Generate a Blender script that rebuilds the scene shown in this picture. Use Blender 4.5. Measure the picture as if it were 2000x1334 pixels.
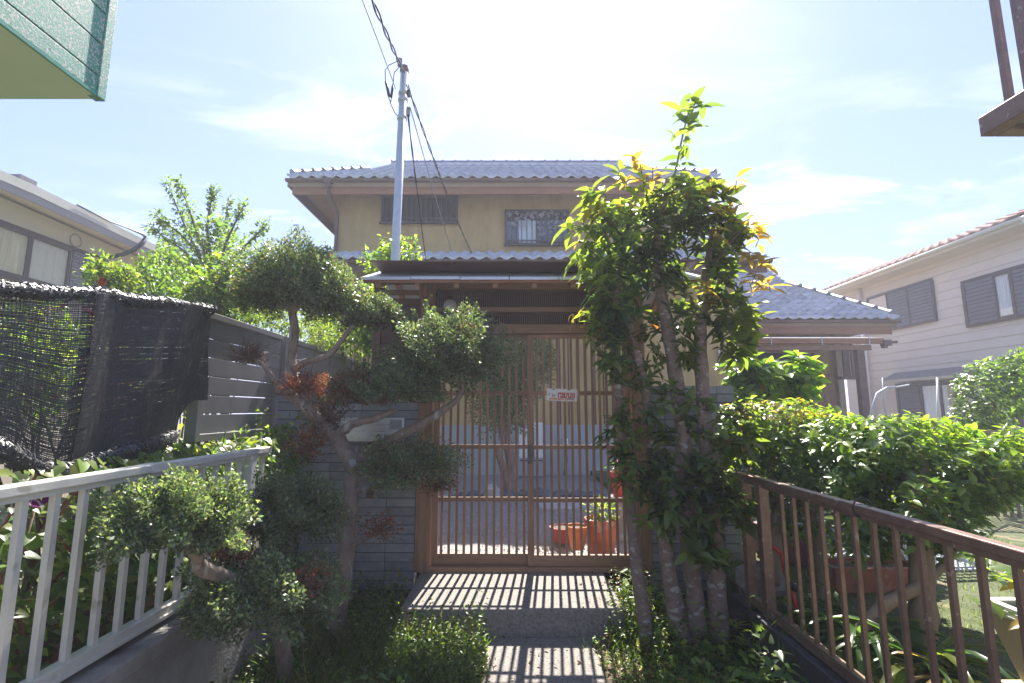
import bpy, math, random
import numpy as np
from mathutils import Vector, Matrix

for _o in list(bpy.data.objects):
    bpy.data.objects.remove(_o)
random.seed(7)
RNG = np.random.default_rng(11)
SC = bpy.context.scene
COL = SC.collection
PITCH = math.radians(8.0)
EYE = Vector((0.0, 0.0, 1.5))
FPX = 950.0

# ------------------------------------------------------------------ camera
cd = bpy.data.cameras.new("camera")
cam = bpy.data.objects.new("camera", cd)
COL.objects.link(cam)
cam.location = EYE
cam.rotation_euler = (math.radians(90) + PITCH, 0, 0)
cd.sensor_width = 36.0
cd.lens = 36.0 * FPX / 2000.0
cd.clip_start = 0.05
cd.clip_end = 3000
SC.camera = cam

# ------------------------------------------------------------------ sky, sun, exposure
SUN_EL, SUN_AZ = math.radians(52), math.radians(5)      # azimuth measured from +Y towards +X
w = bpy.data.worlds.new("World")
SC.world = w
w.use_nodes = True
nt = w.node_tree
nt.nodes.clear()
N = nt.nodes.new
L = nt.links.new
out = N("ShaderNodeOutputWorld")
bg = N("ShaderNodeBackground")
sky = N("ShaderNodeTexSky")
sky.sky_type = 'NISHITA'
sky.sun_disc = False
sky.sun_elevation = SUN_EL
sky.sun_rotation = SUN_AZ
sky.air_density = 1.0
sky.dust_density = 1.2
sky.ozone_density = 1.0
tc = N("ShaderNodeTexCoord")
# thin cirrus: stretched noise on a plane far above
sep = N("ShaderNodeSeparateXYZ"); L(tc.outputs["Generated"], sep.inputs[0])
zc = N("ShaderNodeMath"); zc.operation = 'MAXIMUM'; zc.inputs[1].default_value = 0.06; L(sep.outputs[2], zc.inputs[0])
dx = N("ShaderNodeMath"); dx.operation = 'DIVIDE'; L(sep.outputs[0], dx.inputs[0]); L(zc.outputs[0], dx.inputs[1])
dy = N("ShaderNodeMath"); dy.operation = 'DIVIDE'; L(sep.outputs[1], dy.inputs[0]); L(zc.outputs[0], dy.inputs[1])
cmb = N("ShaderNodeCombineXYZ"); L(dx.outputs[0], cmb.inputs[0]); L(dy.outputs[0], cmb.inputs[1])
mp = N("ShaderNodeMapping"); L(cmb.outputs[0], mp.inputs[0])
mp.inputs["Rotation"].default_value = (0, 0, math.radians(24)); mp.inputs["Scale"].default_value = (0.9, 1.7, 1)
mp.inputs["Location"].default_value = (3.3, 1.7, 0.4)
n1 = N("ShaderNodeTexNoise"); n1.inputs["Scale"].default_value = 1.3; n1.inputs["Detail"].default_value = 9; n1.inputs["Roughness"].default_value = 0.62
n1.inputs["Distortion"].default_value = 0.6
L(mp.outputs[0], n1.inputs["Vector"])
n2 = N("ShaderNodeTexNoise"); n2.inputs["Scale"].default_value = 0.55; n2.inputs["Detail"].default_value = 3
L(mp.outputs[0], n2.inputs["Vector"])
r1 = N("ShaderNodeMapRange"); r1.inputs[1].default_value = 0.49; r1.inputs[2].default_value = 0.74; L(n1.outputs["Fac"], r1.inputs[0])
r2 = N("ShaderNodeMapRange"); r2.inputs[1].default_value = 0.42; r2.inputs[2].default_value = 0.62; L(n2.outputs["Fac"], r2.inputs[0])
mu = N("ShaderNodeMath"); mu.operation = 'MULTIPLY'; L(r1.outputs[0], mu.inputs[0]); L(r2.outputs[0], mu.inputs[1])
mu2 = N("ShaderNodeMath"); mu2.operation = 'MULTIPLY'; mu2.inputs[1].default_value = 0.85; L(mu.outputs[0], mu2.inputs[0])
gm = N("ShaderNodeMix"); gm.data_type = 'RGBA'
veil = N("ShaderNodeVectorMath"); veil.operation = 'MULTIPLY_ADD'          # a thin even veil of high cloud over the clear sky
veil.inputs[1].default_value = (0.13, 0.13, 0.13); veil.inputs[2].default_value = (0.50, 0.70, 1.52); L(sky.outputs[0], veil.inputs[0])
L(mu2.outputs[0], gm.inputs["Factor"]); L(veil.outputs[0], gm.inputs["A"])
gm.inputs["B"].default_value = (2.7, 2.8, 3.0, 1)
L(gm.outputs["Result"], bg.inputs["Color"])
bg.inputs["Strength"].default_value = 0.13
L(bg.outputs[0], out.inputs[0])

sd = bpy.data.lights.new("sun", 'SUN')
sd.energy = 3.8
sd.angle = math.radians(0.53)
sd.color = (1.0, 0.95, 0.87)
sun = bpy.data.objects.new("sun", sd)
COL.objects.link(sun)
to_sun = Vector((math.sin(SUN_AZ) * math.cos(SUN_EL), math.cos(SUN_AZ) * math.cos(SUN_EL), math.sin(SUN_EL)))
sun.rotation_euler = to_sun.to_track_quat('Z', 'Y').to_euler()
sun.location = (0, 0, 30)
SC.view_settings.view_transform = 'Standard'
SC.view_settings.look = 'None'
SC.view_settings.exposure = 2.27
SC.view_settings.gamma = 1.0
SC.view_settings.use_curve_mapping = False
SC.render.engine = 'CYCLES'
SC.cycles.max_bounces = 10
SC.cycles.diffuse_bounces = 8
SC.cycles.glossy_bounces = 2
SC.cycles.transmission_bounces = 4
SC.cycles.transparent_max_bounces = 8
SC.cycles.use_denoising = True

# ------------------------------------------------------------------ measuring: a photograph pixel (2000 wide) to a place at a known distance
CP, SP = math.cos(PITCH), math.sin(PITCH)
def ray(px, py):
    x, u = (px - 1000) / FPX, (667 - py) / FPX
    return Vector((x, CP - u * SP, SP + u * CP))
def P(px, py, Y):
    r = ray(px, py); return EYE + r * (Y / r.y)
def PX(px, py, X):
    r = ray(px, py); return EYE + r * (X / r.x)
def PZ(px, py, Z):
    r = ray(px, py); return EYE + r * ((Z - EYE.z) / r.z)

# ------------------------------------------------------------------ scene-tree helpers
OFF = {}
def tag(o, label=None, cat=None, group=None, kind=None):
    if label: o["label"] = label
    if cat: o["category"] = cat
    if group: o["group"] = group
    if kind: o["kind"] = kind
    return o
def thing(name, label, cat, loc, group=None, kind=None):
    o = bpy.data.objects.new(name, None)
    o.empty_display_size = 0.1
    COL.objects.link(o)
    o.location = loc
    OFF[o.name] = Vector(loc)
    return tag(o, label, cat, group, kind)
def link(name, me, parent=None, W=None):
    o = bpy.data.objects.new(name, me)
    COL.objects.link(o)
    W = W or Matrix.Identity(4)
    if parent is not None:
        o.parent = parent
        if parent.name in OFF:
            W = Matrix.Translation(-OFF[parent.name]) @ W
    o.matrix_basis = W
    return o

class MB:
    """collects shapes (world coordinates) and links them as ONE mesh object"""
    def __init__(s):
        s.v, s.f = [], []
    def add(s, vs, fs):
        n = len(s.v)
        s.v += [tuple(v) for v in vs]
        s.f += [tuple(i + n for i in f) for f in fs]
        return s
    def box(s, x0, x1, y0, y1, z0, z1):
        return s.add([(x0, y0, z0), (x1, y0, z0), (x1, y1, z0), (x0, y1, z0), (x0, y0, z1), (x1, y0, z1), (x1, y1, z1), (x0, y1, z1)],
                     [(0, 3, 2, 1), (4, 5, 6, 7), (0, 1, 5, 4), (1, 2, 6, 5), (2, 3, 7, 6), (3, 0, 4, 7)])
    def cbox(s, c, sx, sy, sz, rz=0, rx=0, ry=0):
        R = Matrix.Rotation(rz, 3, 'Z') @ Matrix.Rotation(ry, 3, 'Y') @ Matrix.Rotation(rx, 3, 'X')
        vs = [Vector(c) + R @ Vector((a * sx / 2, b * sy / 2, d * sz / 2)) for d in (-1, 1) for a, b in ((-1, -1), (1, -1), (1, 1), (-1, 1))]
        return s.add(vs, [(0, 3, 2, 1), (4, 5, 6, 7), (0, 1, 5, 4), (1, 2, 6, 5), (2, 3, 7, 6), (3, 0, 4, 7)])
    def bar(s, p, q, wd, ht, up=(0, 0, 1)):
        p, q = Vector(p), Vector(q)
        d = (q - p).normalized()
        side = d.cross(Vector(up))
        if side.length < 1e-4: side = d.cross(Vector((0, 1, 0)))
        side.normalize(); u = side.cross(d)
        vs = [c + side * a * wd / 2 + u * b * ht / 2 for c in (p, q) for a, b in ((-1, -1), (1, -1), (1, 1), (-1, 1))]
        return s.add(vs, [(0, 1, 2, 3), (4, 7, 6, 5), (0, 4, 5, 1), (1, 5, 6, 2), (2, 6, 7, 3), (3, 7, 4, 0)])
    def tube(s, pts, rad, n=8, cap=True):
        pts = [Vector(p) for p in pts]
        if not isinstance(rad, (list, tuple)): rad = [rad] * len(pts)
        base = len(s.v)
        prev = None
        for i, p in enumerate(pts):
            d = (pts[min(i + 1, len(pts) - 1)] - pts[max(i - 1, 0)])
            if d.length < 1e-7: d = Vector((0, 0, 1))
            d.normalize()
            if prev is None:
                a = d.cross(Vector((0, 1, 0.1)))
                if a.length < 0.05: a = d.cross(Vector((1, 0, 0)))
            else:
                a = prev - d * prev.dot(d)
            a.normalize(); prev = a; b = d.cross(a)
            for k in range(n):
                t = 2 * math.pi * k / n
                s.v.append(tuple(p + (a * math.cos(t) + b * math.sin(t)) * rad[i]))
        for i in range(len(pts) - 1):
            for k in range(n):
                k2 = (k + 1) % n
                s.f.append((base + i * n + k, base + i * n + k2, base + (i + 1) * n + k2, base + (i + 1) * n + k))
        if cap:
            s.f.append(tuple(base + k for k in range(n))[::-1])
            s.f.append(tuple(base + (len(pts) - 1) * n + k for k in range(n)))
        return s
    def lathe(s, c, prof, n=20):
        c = Vector(c); base = len(s.v)
        for r, z in prof:
            for k in range(n):
                t = 2 * math.pi * k / n
                s.v.append((c.x + r * math.cos(t), c.y + r * math.sin(t), c.z + z))
        for i in range(len(prof) - 1):
            for k in range(n):
                k2 = (k + 1) % n
                s.f.append((base + i * n + k, base + i * n + k2, base + (i + 1) * n + k2, base + (i + 1) * n + k))
        s.f.append(tuple(base + k for k in range(n))[::-1])
        s.f.append(tuple(base + (len(prof) - 1) * n + k for k in range(n)))
        return s
    def prism(s, poly, off):
        """flat polygon (list of 3-vectors) extruded by the vector off"""
        n = len(poly); off = Vector(off)
        vs = [Vector(p) for p in poly] + [Vector(p) + off for p in poly]
        return s.add(vs, [tuple(range(n))[::-1], tuple(range(n, 2 * n))] + [(i, (i + 1) % n, n + (i + 1) % n, n + i) for i in range(n)])
    def mesh(s, name, m, smooth=False, shift=None):
        me = bpy.data.meshes.new(name)
        vs = s.v if shift is None else [(a - shift[0], b - shift[1], c - shift[2]) for a, b, c in s.v]
        me.from_pydata(vs, [], s.f)
        if smooth: me.polygons.foreach_set("use_smooth", [True] * len(me.polygons))
        if m: me.materials.append(m)
        return me
    def build(s, name, m, parent=None, smooth=False, bevel=0.0, label=None, kind=None):
        if parent is None:
            a = np.array(s.v); sh = ((a[:, 0].min() + a[:, 0].max()) / 2, (a[:, 1].min() + a[:, 1].max()) / 2, a[:, 2].min())
            o = link(name, s.mesh(name, m, smooth, sh)); o.location = sh
        else:
            o = link(name, s.mesh(name, m, smooth), parent)
        if bevel:
            b = o.modifiers.new("bevel", 'BEVEL'); b.width = bevel; b.segments = 2; b.limit_method = 'ANGLE'
            b.harden_normals = False
        if label: o["label"] = label
        if kind: o["kind"] = kind
        return o

# ------------------------------------------------------------------ materials
MATS = {}
def mat(name, col, rough=0.7, metal=0.0, var=0.18, scale=6.0, bump=0.15, bscale=60.0, stretch=(1, 1, 1), rnd=0.0, spec=0.4, col2=None, spots=None, trans=0.0, dist=0.01):
    m = bpy.data.materials.new(name); m.use_nodes = True
    t = m.node_tree; t.nodes.clear()
    N = t.nodes.new; L = t.links.new
    o = N("ShaderNodeOutputMaterial"); b = N("ShaderNodeBsdfPrincipled"); L(b.outputs[0], o.inputs[0])
    tc = N("ShaderNodeTexCoord"); mp = N("ShaderNodeMapping"); mp.inputs["Scale"].default_value = stretch
    oi = N("ShaderNodeObjectInfo")
    ad = N("ShaderNodeVectorMath"); ad.operation = 'MULTIPLY_ADD'
    L(oi.outputs["Random"], ad.inputs[0]); ad.inputs[1].default_value = (13, 7, 5)
    L(tc.outputs["Object"], ad.inputs[2])
    L(ad.outputs[0], mp.inputs[0])
    n = N("ShaderNodeTexNoise"); n.inputs["Scale"].default_value = scale; n.inputs["Detail"].default_value = 6; n.inputs["Roughness"].default_value = 0.65
    L(mp.outputs[0], n.inputs["Vector"])
    c2 = col2 or tuple(min(1, c * (1 + var)) for c in col)
    c1 = tuple(c * (1 - var) for c in col) if col2 is None else col
    r = N("ShaderNodeMapRange"); r.inputs[1].default_value = 0.3; r.inputs[2].default_value = 0.7; L(n.outputs["Fac"], r.inputs[0])
    mx = N("ShaderNodeMix"); mx.data_type = 'RGBA'
    mx.inputs["A"].default_value = (*c1, 1); mx.inputs["B"].default_value = (*c2, 1)
    L(r.outputs[0], mx.inputs["Factor"])
    res = mx.outputs["Result"]
    if spots:
        sc, thr, sc_col = spots
        vz = N("ShaderNodeTexNoise"); vz.inputs["Scale"].default_value = sc; vz.inputs["Detail"].default_value = 2; L(mp.outputs[0], vz.inputs["Vector"])
        g = N("ShaderNodeMapRange"); g.inputs[1].default_value = thr; g.inputs[2].default_value = thr + 0.06; L(vz.outputs["Fac"], g.inputs[0])
        m2 = N("ShaderNodeMix"); m2.data_type = 'RGBA'; L(g.outputs[0], m2.inputs["Factor"]); L(res, m2.inputs["A"]); m2.inputs["B"].default_value = (*sc_col, 1)
        res = m2.outputs["Result"]
    if rnd:
        ma = N("ShaderNodeMath"); ma.operation = 'MULTIPLY_ADD'; L(oi.outputs["Random"], ma.inputs[0]); ma.inputs[1].default_value = rnd; ma.inputs[2].default_value = 1 - rnd / 2
        vm = N("ShaderNodeVectorMath"); vm.operation = 'SCALE'; L(res, vm.inputs[0]); L(ma.outputs[0], vm.inputs["Scale"])
        res = vm.outputs[0]
    L(res, b.inputs["Base Color"])
    rr = N("ShaderNodeMapRange"); rr.inputs[3].default_value = max(0.02, rough - 0.1); rr.inputs[4].default_value = min(1, rough + 0.1); L(n.outputs["Fac"], rr.inputs[0])
    L(rr.outputs[0], b.inputs["Roughness"])
    b.inputs["Metallic"].default_value = metal
    b.inputs["Specular IOR Level"].default_value = spec
    if bump:
        nb = N("ShaderNodeTexNoise"); nb.inputs["Scale"].default_value = bscale; nb.inputs["Detail"].default_value = 4; L(mp.outputs[0], nb.inputs["Vector"])
        bp = N("ShaderNodeBump"); bp.inputs["Strength"].default_value = bump; bp.inputs["Distance"].default_value = dist; L(nb.outputs["Fac"], bp.inputs["Height"])
        L(bp.outputs[0], b.inputs["Normal"])
    if trans:
        tr = N("ShaderNodeBsdfTranslucent"); L(res, tr.inputs[0]); ms = N("ShaderNodeMixShader"); ms.inputs[0].default_value = trans
        L(b.outputs[0], ms.inputs[1]); L(tr.outputs[0], ms.inputs[2]); L(ms.outputs[0], o.inputs[0])
    MATS[name] = m
    return m
def leafmat(name, rough=0.4, mix=0.45, gain=(1.9, 2.3, 0.8), spec=0.5):
    m = bpy.data.materials.new(name); m.use_nodes = True
    t = m.node_tree; t.nodes.clear(); N = t.nodes.new; L = t.links.new
    o = N("ShaderNodeOutputMaterial"); b = N("ShaderNodeBsdfPrincipled")
    at = N("ShaderNodeAttribute"); at.attribute_name = "tint"
    oi = N("ShaderNodeObjectInfo")
    ma = N("ShaderNodeMath"); ma.operation = 'MULTIPLY_ADD'; L(oi.outputs["Random"], ma.inputs[0]); ma.inputs[1].default_value = 0.5; ma.inputs[2].default_value = 0.75
    vm = N("ShaderNodeVectorMath"); vm.operation = 'SCALE'; L(at.outputs["Color"], vm.inputs[0]); L(ma.outputs[0], vm.inputs["Scale"])
    L(vm.outputs[0], b.inputs["Base Color"]); b.inputs["Roughness"].default_value = rough; b.inputs["Specular IOR Level"].default_value = spec
    tr = N("ShaderNodeBsdfTranslucent"); g = N("ShaderNodeVectorMath"); g.operation = 'MULTIPLY'; g.inputs[1].default_value = gain; L(vm.outputs[0], g.inputs[0]); L(g.outputs[0], tr.inputs[0])
    ms = N("ShaderNodeMixShader"); ms.inputs[0].default_value = mix; L(b.outputs[0], ms.inputs[1]); L(tr.outputs[0], ms.inputs[2]); L(ms.outputs[0], o.inputs[0])
    return m
def glassmat(name, tint=(0.95, 0.97, 0.97), rough=0.03, alpha=0.35):
    m = bpy.data.materials.new(name); m.use_nodes = True
    t = m.node_tree; t.nodes.clear(); N = t.nodes.new; L = t.links.new
    o = N("ShaderNodeOutputMaterial"); g = N("ShaderNodeBsdfGlossy"); g.inputs["Roughness"].default_value = rough; g.inputs["Color"].default_value = (0.9, 0.93, 0.95, 1)
    tr = N("ShaderNodeBsdfTransparent"); tr.inputs[0].default_value = (*tint, 1)
    f = N("ShaderNodeLayerWeight"); f.inputs[0].default_value = 0.5
    pw = N("ShaderNodeMath"); pw.operation = 'POWER'; pw.inputs[1].default_value = 4; L(f.outputs["Facing"], pw.inputs[0])
    a = N("ShaderNodeMath"); a.operation = 'MULTIPLY_ADD'; a.inputs[1].default_value = 0.6; a.inputs[2].default_value = 0.06; L(pw.outputs[0], a.inputs[0])
    ms = N("ShaderNodeMixShader"); L(a.outputs[0], ms.inputs[0]); L(tr.outputs[0], ms.inputs[1]); L(g.outputs[0], ms.inputs[2]); L(ms.outputs[0], o.inputs[0])
    return m

WOOD = mat("gate_wood", (0.28, 0.155, 0.09), 0.55, var=0.3, scale=3, bump=0.25, bscale=30, stretch=(14, 14, 1.2), rnd=0.25)
WOODH = mat("gate_wood_horizontal", (0.29, 0.16, 0.094), 0.55, var=0.3, scale=3, bump=0.25, bscale=30, stretch=(1.2, 14, 14), rnd=0.15)
DARKWOOD = mat("dark_wood", (0.15, 0.085, 0.065), 0.65, var=0.3, scale=3, bump=0.2, bscale=30, stretch=(1.5, 10, 10), rnd=0.15)
FASCIA = mat("fascia_wood", (0.27, 0.115, 0.05), 0.6, var=0.22, scale=2, bump=0.15, bscale=20, stretch=(1, 8, 8))
STUCCO = mat("ochre_stucco", (0.47, 0.33, 0.145), 0.9, var=0.17, scale=1.6, bump=0.25, bscale=160, stretch=(2, 2, 0.6), spec=0.2)
SOFFIT = mat("soffit_board", (0.30, 0.21, 0.13), 0.85, var=0.12, scale=3, bump=0.1)
TILE = mat("grey_roof_tile", (0.44, 0.44, 0.445), 0.30, 0.4, var=0.25, scale=5, bump=0.12, bscale=50, rnd=0.35, spec=0.6)
TILEH = mat("ridge_tile", (0.20, 0.205, 0.22), 0.33, 0.4, var=0.25, scale=5, bump=0.12, bscale=50, rnd=0.2, spec=0.6)
PLASTER = mat("ridge_plaster", (0.5, 0.5, 0.52), 0.8, var=0.15, scale=4)
COPPER = mat("brown_gutter", (0.13, 0.075, 0.06), 0.45, var=0.15, scale=3, bump=0.05)
CONC = mat("old_concrete", (0.30, 0.28, 0.255), 0.9, var=0.3, scale=3.5, bump=0.5, bscale=70, spots=(2.2, 0.62, (0.12, 0.115, 0.10)))
CONC2 = mat("pale_concrete", (0.40, 0.385, 0.36), 0.9, var=0.15, scale=2, bump=0.2)
PEBBLE = mat("exposed_aggregate", (0.215, 0.195, 0.172), 0.85, var=0.35, scale=55, bump=0.8, bscale=110, spots=(70, 0.6, (0.13, 0.11, 0.10)))
FOUND = mat("grey_foundation", (0.38, 0.375, 0.36), 0.85, var=0.1, scale=3, bump=0.2, bscale=80)
STEEL = mat("galvanised_steel", (0.42, 0.44, 0.47), 0.45, 0.35, var=0.12, scale=6, bump=0.05)
STEELP = mat("mailbox_steel", (0.55, 0.56, 0.58), 0.3, 0.7, var=0.08, scale=6, bump=0.03, stretch=(1, 10, 20))
SHEET = mat("roof_sheet_metal", (0.52, 0.52, 0.54), 0.38, 0.4, var=0.15, scale=2, bump=0.06, bscale=8)
CREAMAL = mat("cream_aluminium", (0.62, 0.60, 0.53), 0.42, 0.1, var=0.1, scale=9, bump=0.04, spots=(9, 0.64, (0.44, 0.41, 0.34)))
BROWNAL = mat("brown_aluminium", (0.21, 0.13, 0.10), 0.42, 0.25, var=0.25, scale=14, bump=0.06, spots=(26, 0.66, (0.34, 0.27, 0.22)))
GREYAL = mat("grey_fence_aluminium", (0.19, 0.185, 0.195), 0.5, 0.2, var=0.12, scale=5, bump=0.05, rnd=0.12)
BLOCKW = mat("grey_block", (0.25, 0.25, 0.275), 0.8, var=0.2, scale=8, bump=0.5, bscale=45, rnd=0.3)
MORTAR = mat("mortar", (0.10, 0.10, 0.105), 0.9, var=0.2, scale=20)
NETM = mat("black_net", (0.06, 0.058, 0.06), 0.42, var=0.35, scale=120, bump=0.0, spec=0.6)
WHITEP = mat("white_paint", (0.75, 0.75, 0.73), 0.6, var=0.06, scale=4)
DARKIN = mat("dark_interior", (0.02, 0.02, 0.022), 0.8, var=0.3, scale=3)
BRONZE = mat("bronze_window_frame", (0.07, 0.055, 0.05), 0.4, 0.3, var=0.1, scale=9, bump=0.03)
SHUT = mat("grey_louvre", (0.20, 0.195, 0.21), 0.5, 0.1, var=0.1, scale=6, bump=0.03, rnd=0.06)
SHUTD = mat("dark_louvre", (0.12, 0.115, 0.125), 0.5, 0.1, var=0.1, scale=6, bump=0.03, rnd=0.06)
CURT = mat("cream_curtain", (0.80, 0.74, 0.60), 0.9, var=0.1, scale=3, stretch=(1, 9, 0.4))
CURTO = mat("ochre_curtain", (0.80, 0.68, 0.45), 0.9, var=0.25, scale=3, stretch=(1, 9, 0.4))
CURTW = mat("white_curtain_and_reflection", (0.82, 0.84, 0.86), 0.9, var=0.12, scale=3, stretch=(1, 9, 0.4))
LHW = mat("cream_render", (0.70, 0.64, 0.48), 0.9, var=0.07, scale=1.0, bump=0.2, bscale=140, spec=0.2)
LHT = mat("cream_trim", (0.60, 0.57, 0.46), 0.6, var=0.06, scale=2)
LHG = mat("grey_trim", (0.30, 0.28, 0.26), 0.6, var=0.08, scale=2)
SIDING = mat("pale_siding", (0.64, 0.60, 0.53), 0.7, var=0.05, scale=2.5, bump=0.15, bscale=120, stretch=(1, 1, 6), rnd=0.05, spec=0.25)
RTILE = mat("brown_roof_tile", (0.33, 0.20, 0.155), 0.8, var=0.3, scale=3, bump=0.3, bscale=20, rnd=0.3)
GREENS = mat("green_flecked_siding", (0.045, 0.26, 0.17), 0.6, var=0.25, scale=10, bump=0.3, bscale=190, spots=(85, 0.53, (0.42, 0.40, 0.34)))
GREENT = mat("green_trim", (0.05, 0.28, 0.18), 0.4, var=0.1, scale=5, bump=0.05)
GREENE = mat("green_soffit", (0.60, 0.66, 0.46), 0.8, var=0.05, scale=1, bump=0.08, bscale=120)
TERRA = mat("orange_terracotta", (0.36, 0.105, 0.055), 0.75, var=0.3, scale=7, bump=0.2, spots=(6, 0.6, (0.40, 0.24, 0.17)))
REDP = mat("red_plastic", (0.5, 0.035, 0.02), 0.4, var=0.1, scale=5, bump=0.02)
BEIGEP = mat("beige_planter", (0.46, 0.38, 0.22), 0.65, var=0.12, scale=3, bump=0.1, spots=(3, 0.66, (0.25, 0.20, 0.11)))
SOIL = mat("soil", (0.10, 0.075, 0.05), 0.95, var=0.4, scale=14, bump=0.9, bscale=60, spots=(30, 0.62, (0.22, 0.17, 0.11)), dist=0.02)
LAWN = mat("lawn_soil", (0.09, 0.105, 0.045), 0.95, var=0.4, scale=9, bump=0.9, bscale=90, spots=(5, 0.6, (0.20, 0.16, 0.09)), dist=0.02)
GRAVELM = mat("gravel_bed", (0.27, 0.25, 0.235), 0.9, var=0.45, scale=42, bump=1.0, bscale=60, dist=0.02)
STONE = mat("garden_stone", (0.25, 0.24, 0.235), 0.9, var=0.35, scale=9, bump=0.6, bscale=30)
STONE2 = mat("blue_stone", (0.11, 0.12, 0.15), 0.7, var=0.3, scale=9, bump=0.5, bscale=40)
BARK = mat("grey_brown_bark", (0.23, 0.175, 0.14), 0.9, var=0.4, scale=16, bump=0.9, bscale=45, stretch=(1, 1, 0.4), spots=(9, 0.62, (0.36, 0.35, 0.30)), dist=0.015)
BARKS = mat("smooth_bark", (0.25, 0.18, 0.145), 0.85, var=0.3, scale=12, bump=1.0, bscale=38, stretch=(1, 1, 1.6), spots=(15, 0.60, (0.38, 0.36, 0.31)), dist=0.02)
BARKT = mat("tan_bark", (0.24, 0.18, 0.125), 0.85, var=0.25, scale=7, bump=0.5, bscale=30, stretch=(1, 1, 0.35))
TWIG = mat("twig", (0.13, 0.085, 0.06), 0.9, var=0.3, scale=20, bump=0.3)
STEMG = mat("green_stem", (0.10, 0.13, 0.04), 0.7, var=0.3, scale=20, bump=0.0)
STEMR = mat("red_stem", (0.22, 0.07, 0.04), 0.7, var=0.3, scale=20, bump=0.0)
RUBBER = mat("black_cable", (0.02, 0.02, 0.024), 0.5, var=0.2, scale=20, bump=0.0)
WIREG = mat("grey_wire", (0.2, 0.2, 0.22), 0.5, var=0.1, scale=20, bump=0.0)
SIGNW = mat("sign_white", (0.72, 0.70, 0.66), 0.5, var=0.05, scale=9, bump=0.0)
SIGNR = mat("sign_red", (0.55, 0.09, 0.05), 0.5, var=0.1, scale=9, bump=0.0)
SIGNO = mat("sign_orange", (0.75, 0.33, 0.12), 0.5, var=0.1, scale=9, bump=0.0)
SIGNG = mat("sign_grey", (0.30, 0.31, 0.35), 0.5, var=0.1, scale=9, bump=0.0)
CREAMPL = mat("pale_plastic_sheet", (0.55, 0.58, 0.55), 0.35, var=0.08, scale=3, bump=0.03, trans=0.4)
CRATEM = mat("pale_plastic_crate", (0.45, 0.48, 0.52), 0.5, var=0.1, scale=4, bump=0.02)
BLUEP = mat("blue_sheet", (0.10, 0.15, 0.30), 0.5, var=0.2, scale=4, bump=0.1)
GLASS = glassmat("window_glass")
LEAF = leafmat("leaf", 0.36, 0.52, (2.6, 2.6, 1.0))
LEAFG = leafmat("glossy_leaf", 0.28, 0.54, (2.7, 2.9, 0.9), 0.5)
LEAFS = leafmat("small_leaf", 0.34, 0.42, (2.0, 2.2, 1.0))
PETAL = leafmat("petal", 0.6, 0.5, (1.4, 1.2, 1.4), 0.2)
GRASSM = leafmat("grass_blade", 0.5, 0.5, (1.9, 2.2, 0.7), 0.3)
DEADM = leafmat("dead_leaf", 0.8, 0.35, (1.5, 1.2, 0.8), 0.15)

# ------------------------------------------------------------------ leaves
T4 = (np.array([(0, 0, 0), (.5, -.5, .06), (1, 0, -.06), (.5, .5, .06)], float), [(0, 1, 2, 3)])
T8 = (np.array([(0, 0, 0), (.32, -.5, .10), (.72, -.36, .04), (1, 0, -.16), (.72, .36, .04), (.32, .5, .10), (.34, 0, 0), (.70, 0, -.05)], float),
      [(0, 1, 6), (0, 6, 5), (1, 2, 7, 6), (6, 7, 4, 5), (2, 3, 7), (7, 3, 4)])
TB = (np.array([(0, -.5, 0), (0, .5, 0), (.4, -.42, .10), (.4, .42, .10), (.75, -.26, .02), (.75, .26, .02), (1, 0, -.16)], float),
      [(0, 2, 3, 1), (2, 4, 5, 3), (4, 6, 5)])
def norm(a):
    return a / np.maximum(np.linalg.norm(a, axis=1, keepdims=True), 1e-9)
def leaf_mesh(name, pos, axis, nrm, Ln, ratio, tint, m, T=T4, smooth=False):
    pos = np.asarray(pos, float); n = len(pos)
    axis = norm(np.asarray(axis, float)); side = norm(np.cross(nrm, axis)); nn = np.cross(axis, side)
    Ln = np.broadcast_to(np.asarray(Ln, float), (n,)); W = Ln * ratio
    tv, tf = T; k = len(tv)
    V = (pos[:, None, :] + tv[None, :, 0, None] * (Ln[:, None, None] * axis[:, None, :])
         + tv[None, :, 1, None] * (W[:, None, None] * side[:, None, :]) + tv[None, :, 2, None] * (Ln[:, None, None] * nn[:, None, :]))
    me = bpy.data.meshes.new(name)
    me.vertices.add(n * k); me.vertices.foreach_set("co", V.reshape(-1))
    fl = np.concatenate([np.array(f) for f in tf]); fs = np.array([len(f) for f in tf])
    loops = (fl[None, :] + (np.arange(n) * k)[:, None]).reshape(-1)
    sizes = np.tile(fs, n)
    me.loops.add(len(loops)); me.loops.foreach_set("vertex_index", loops.astype(np.int32))
    me.polygons.add(len(sizes)); starts = np.concatenate([[0], np.cumsum(sizes)[:-1]])
    me.polygons.foreach_set("loop_start", starts.astype(np.int32))
    me.update(calc_edges=True); me.validate()
    t = np.broadcast_to(np.asarray(tint, float), (n, 3))
    c = np.ones((n, k, 4)); c[:, :, :3] = t[:, None, :]
    a = me.attributes.new("tint", 'FLOAT_COLOR', 'POINT'); a.data.foreach_set("color", c.reshape(-1))
    if smooth: me.polygons.foreach_set("use_smooth", [True] * len(me.polygons))
    me.materials.append(m)
    return me
def rsphere(n):
    return norm(RNG.normal(size=(n, 3)))
def tints(n, cols, wts=None, jit=0.25):
    cols = np.array(cols); i = RNG.choice(len(cols), n, p=wts)
    return np.clip(cols[i] * (1 + jit * RNG.normal(size=(n, 1))).clip(0.4, 1.8) * (1 + 0.08 * RNG.normal(size=(n, 3))), 0.003, 0.9)
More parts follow.
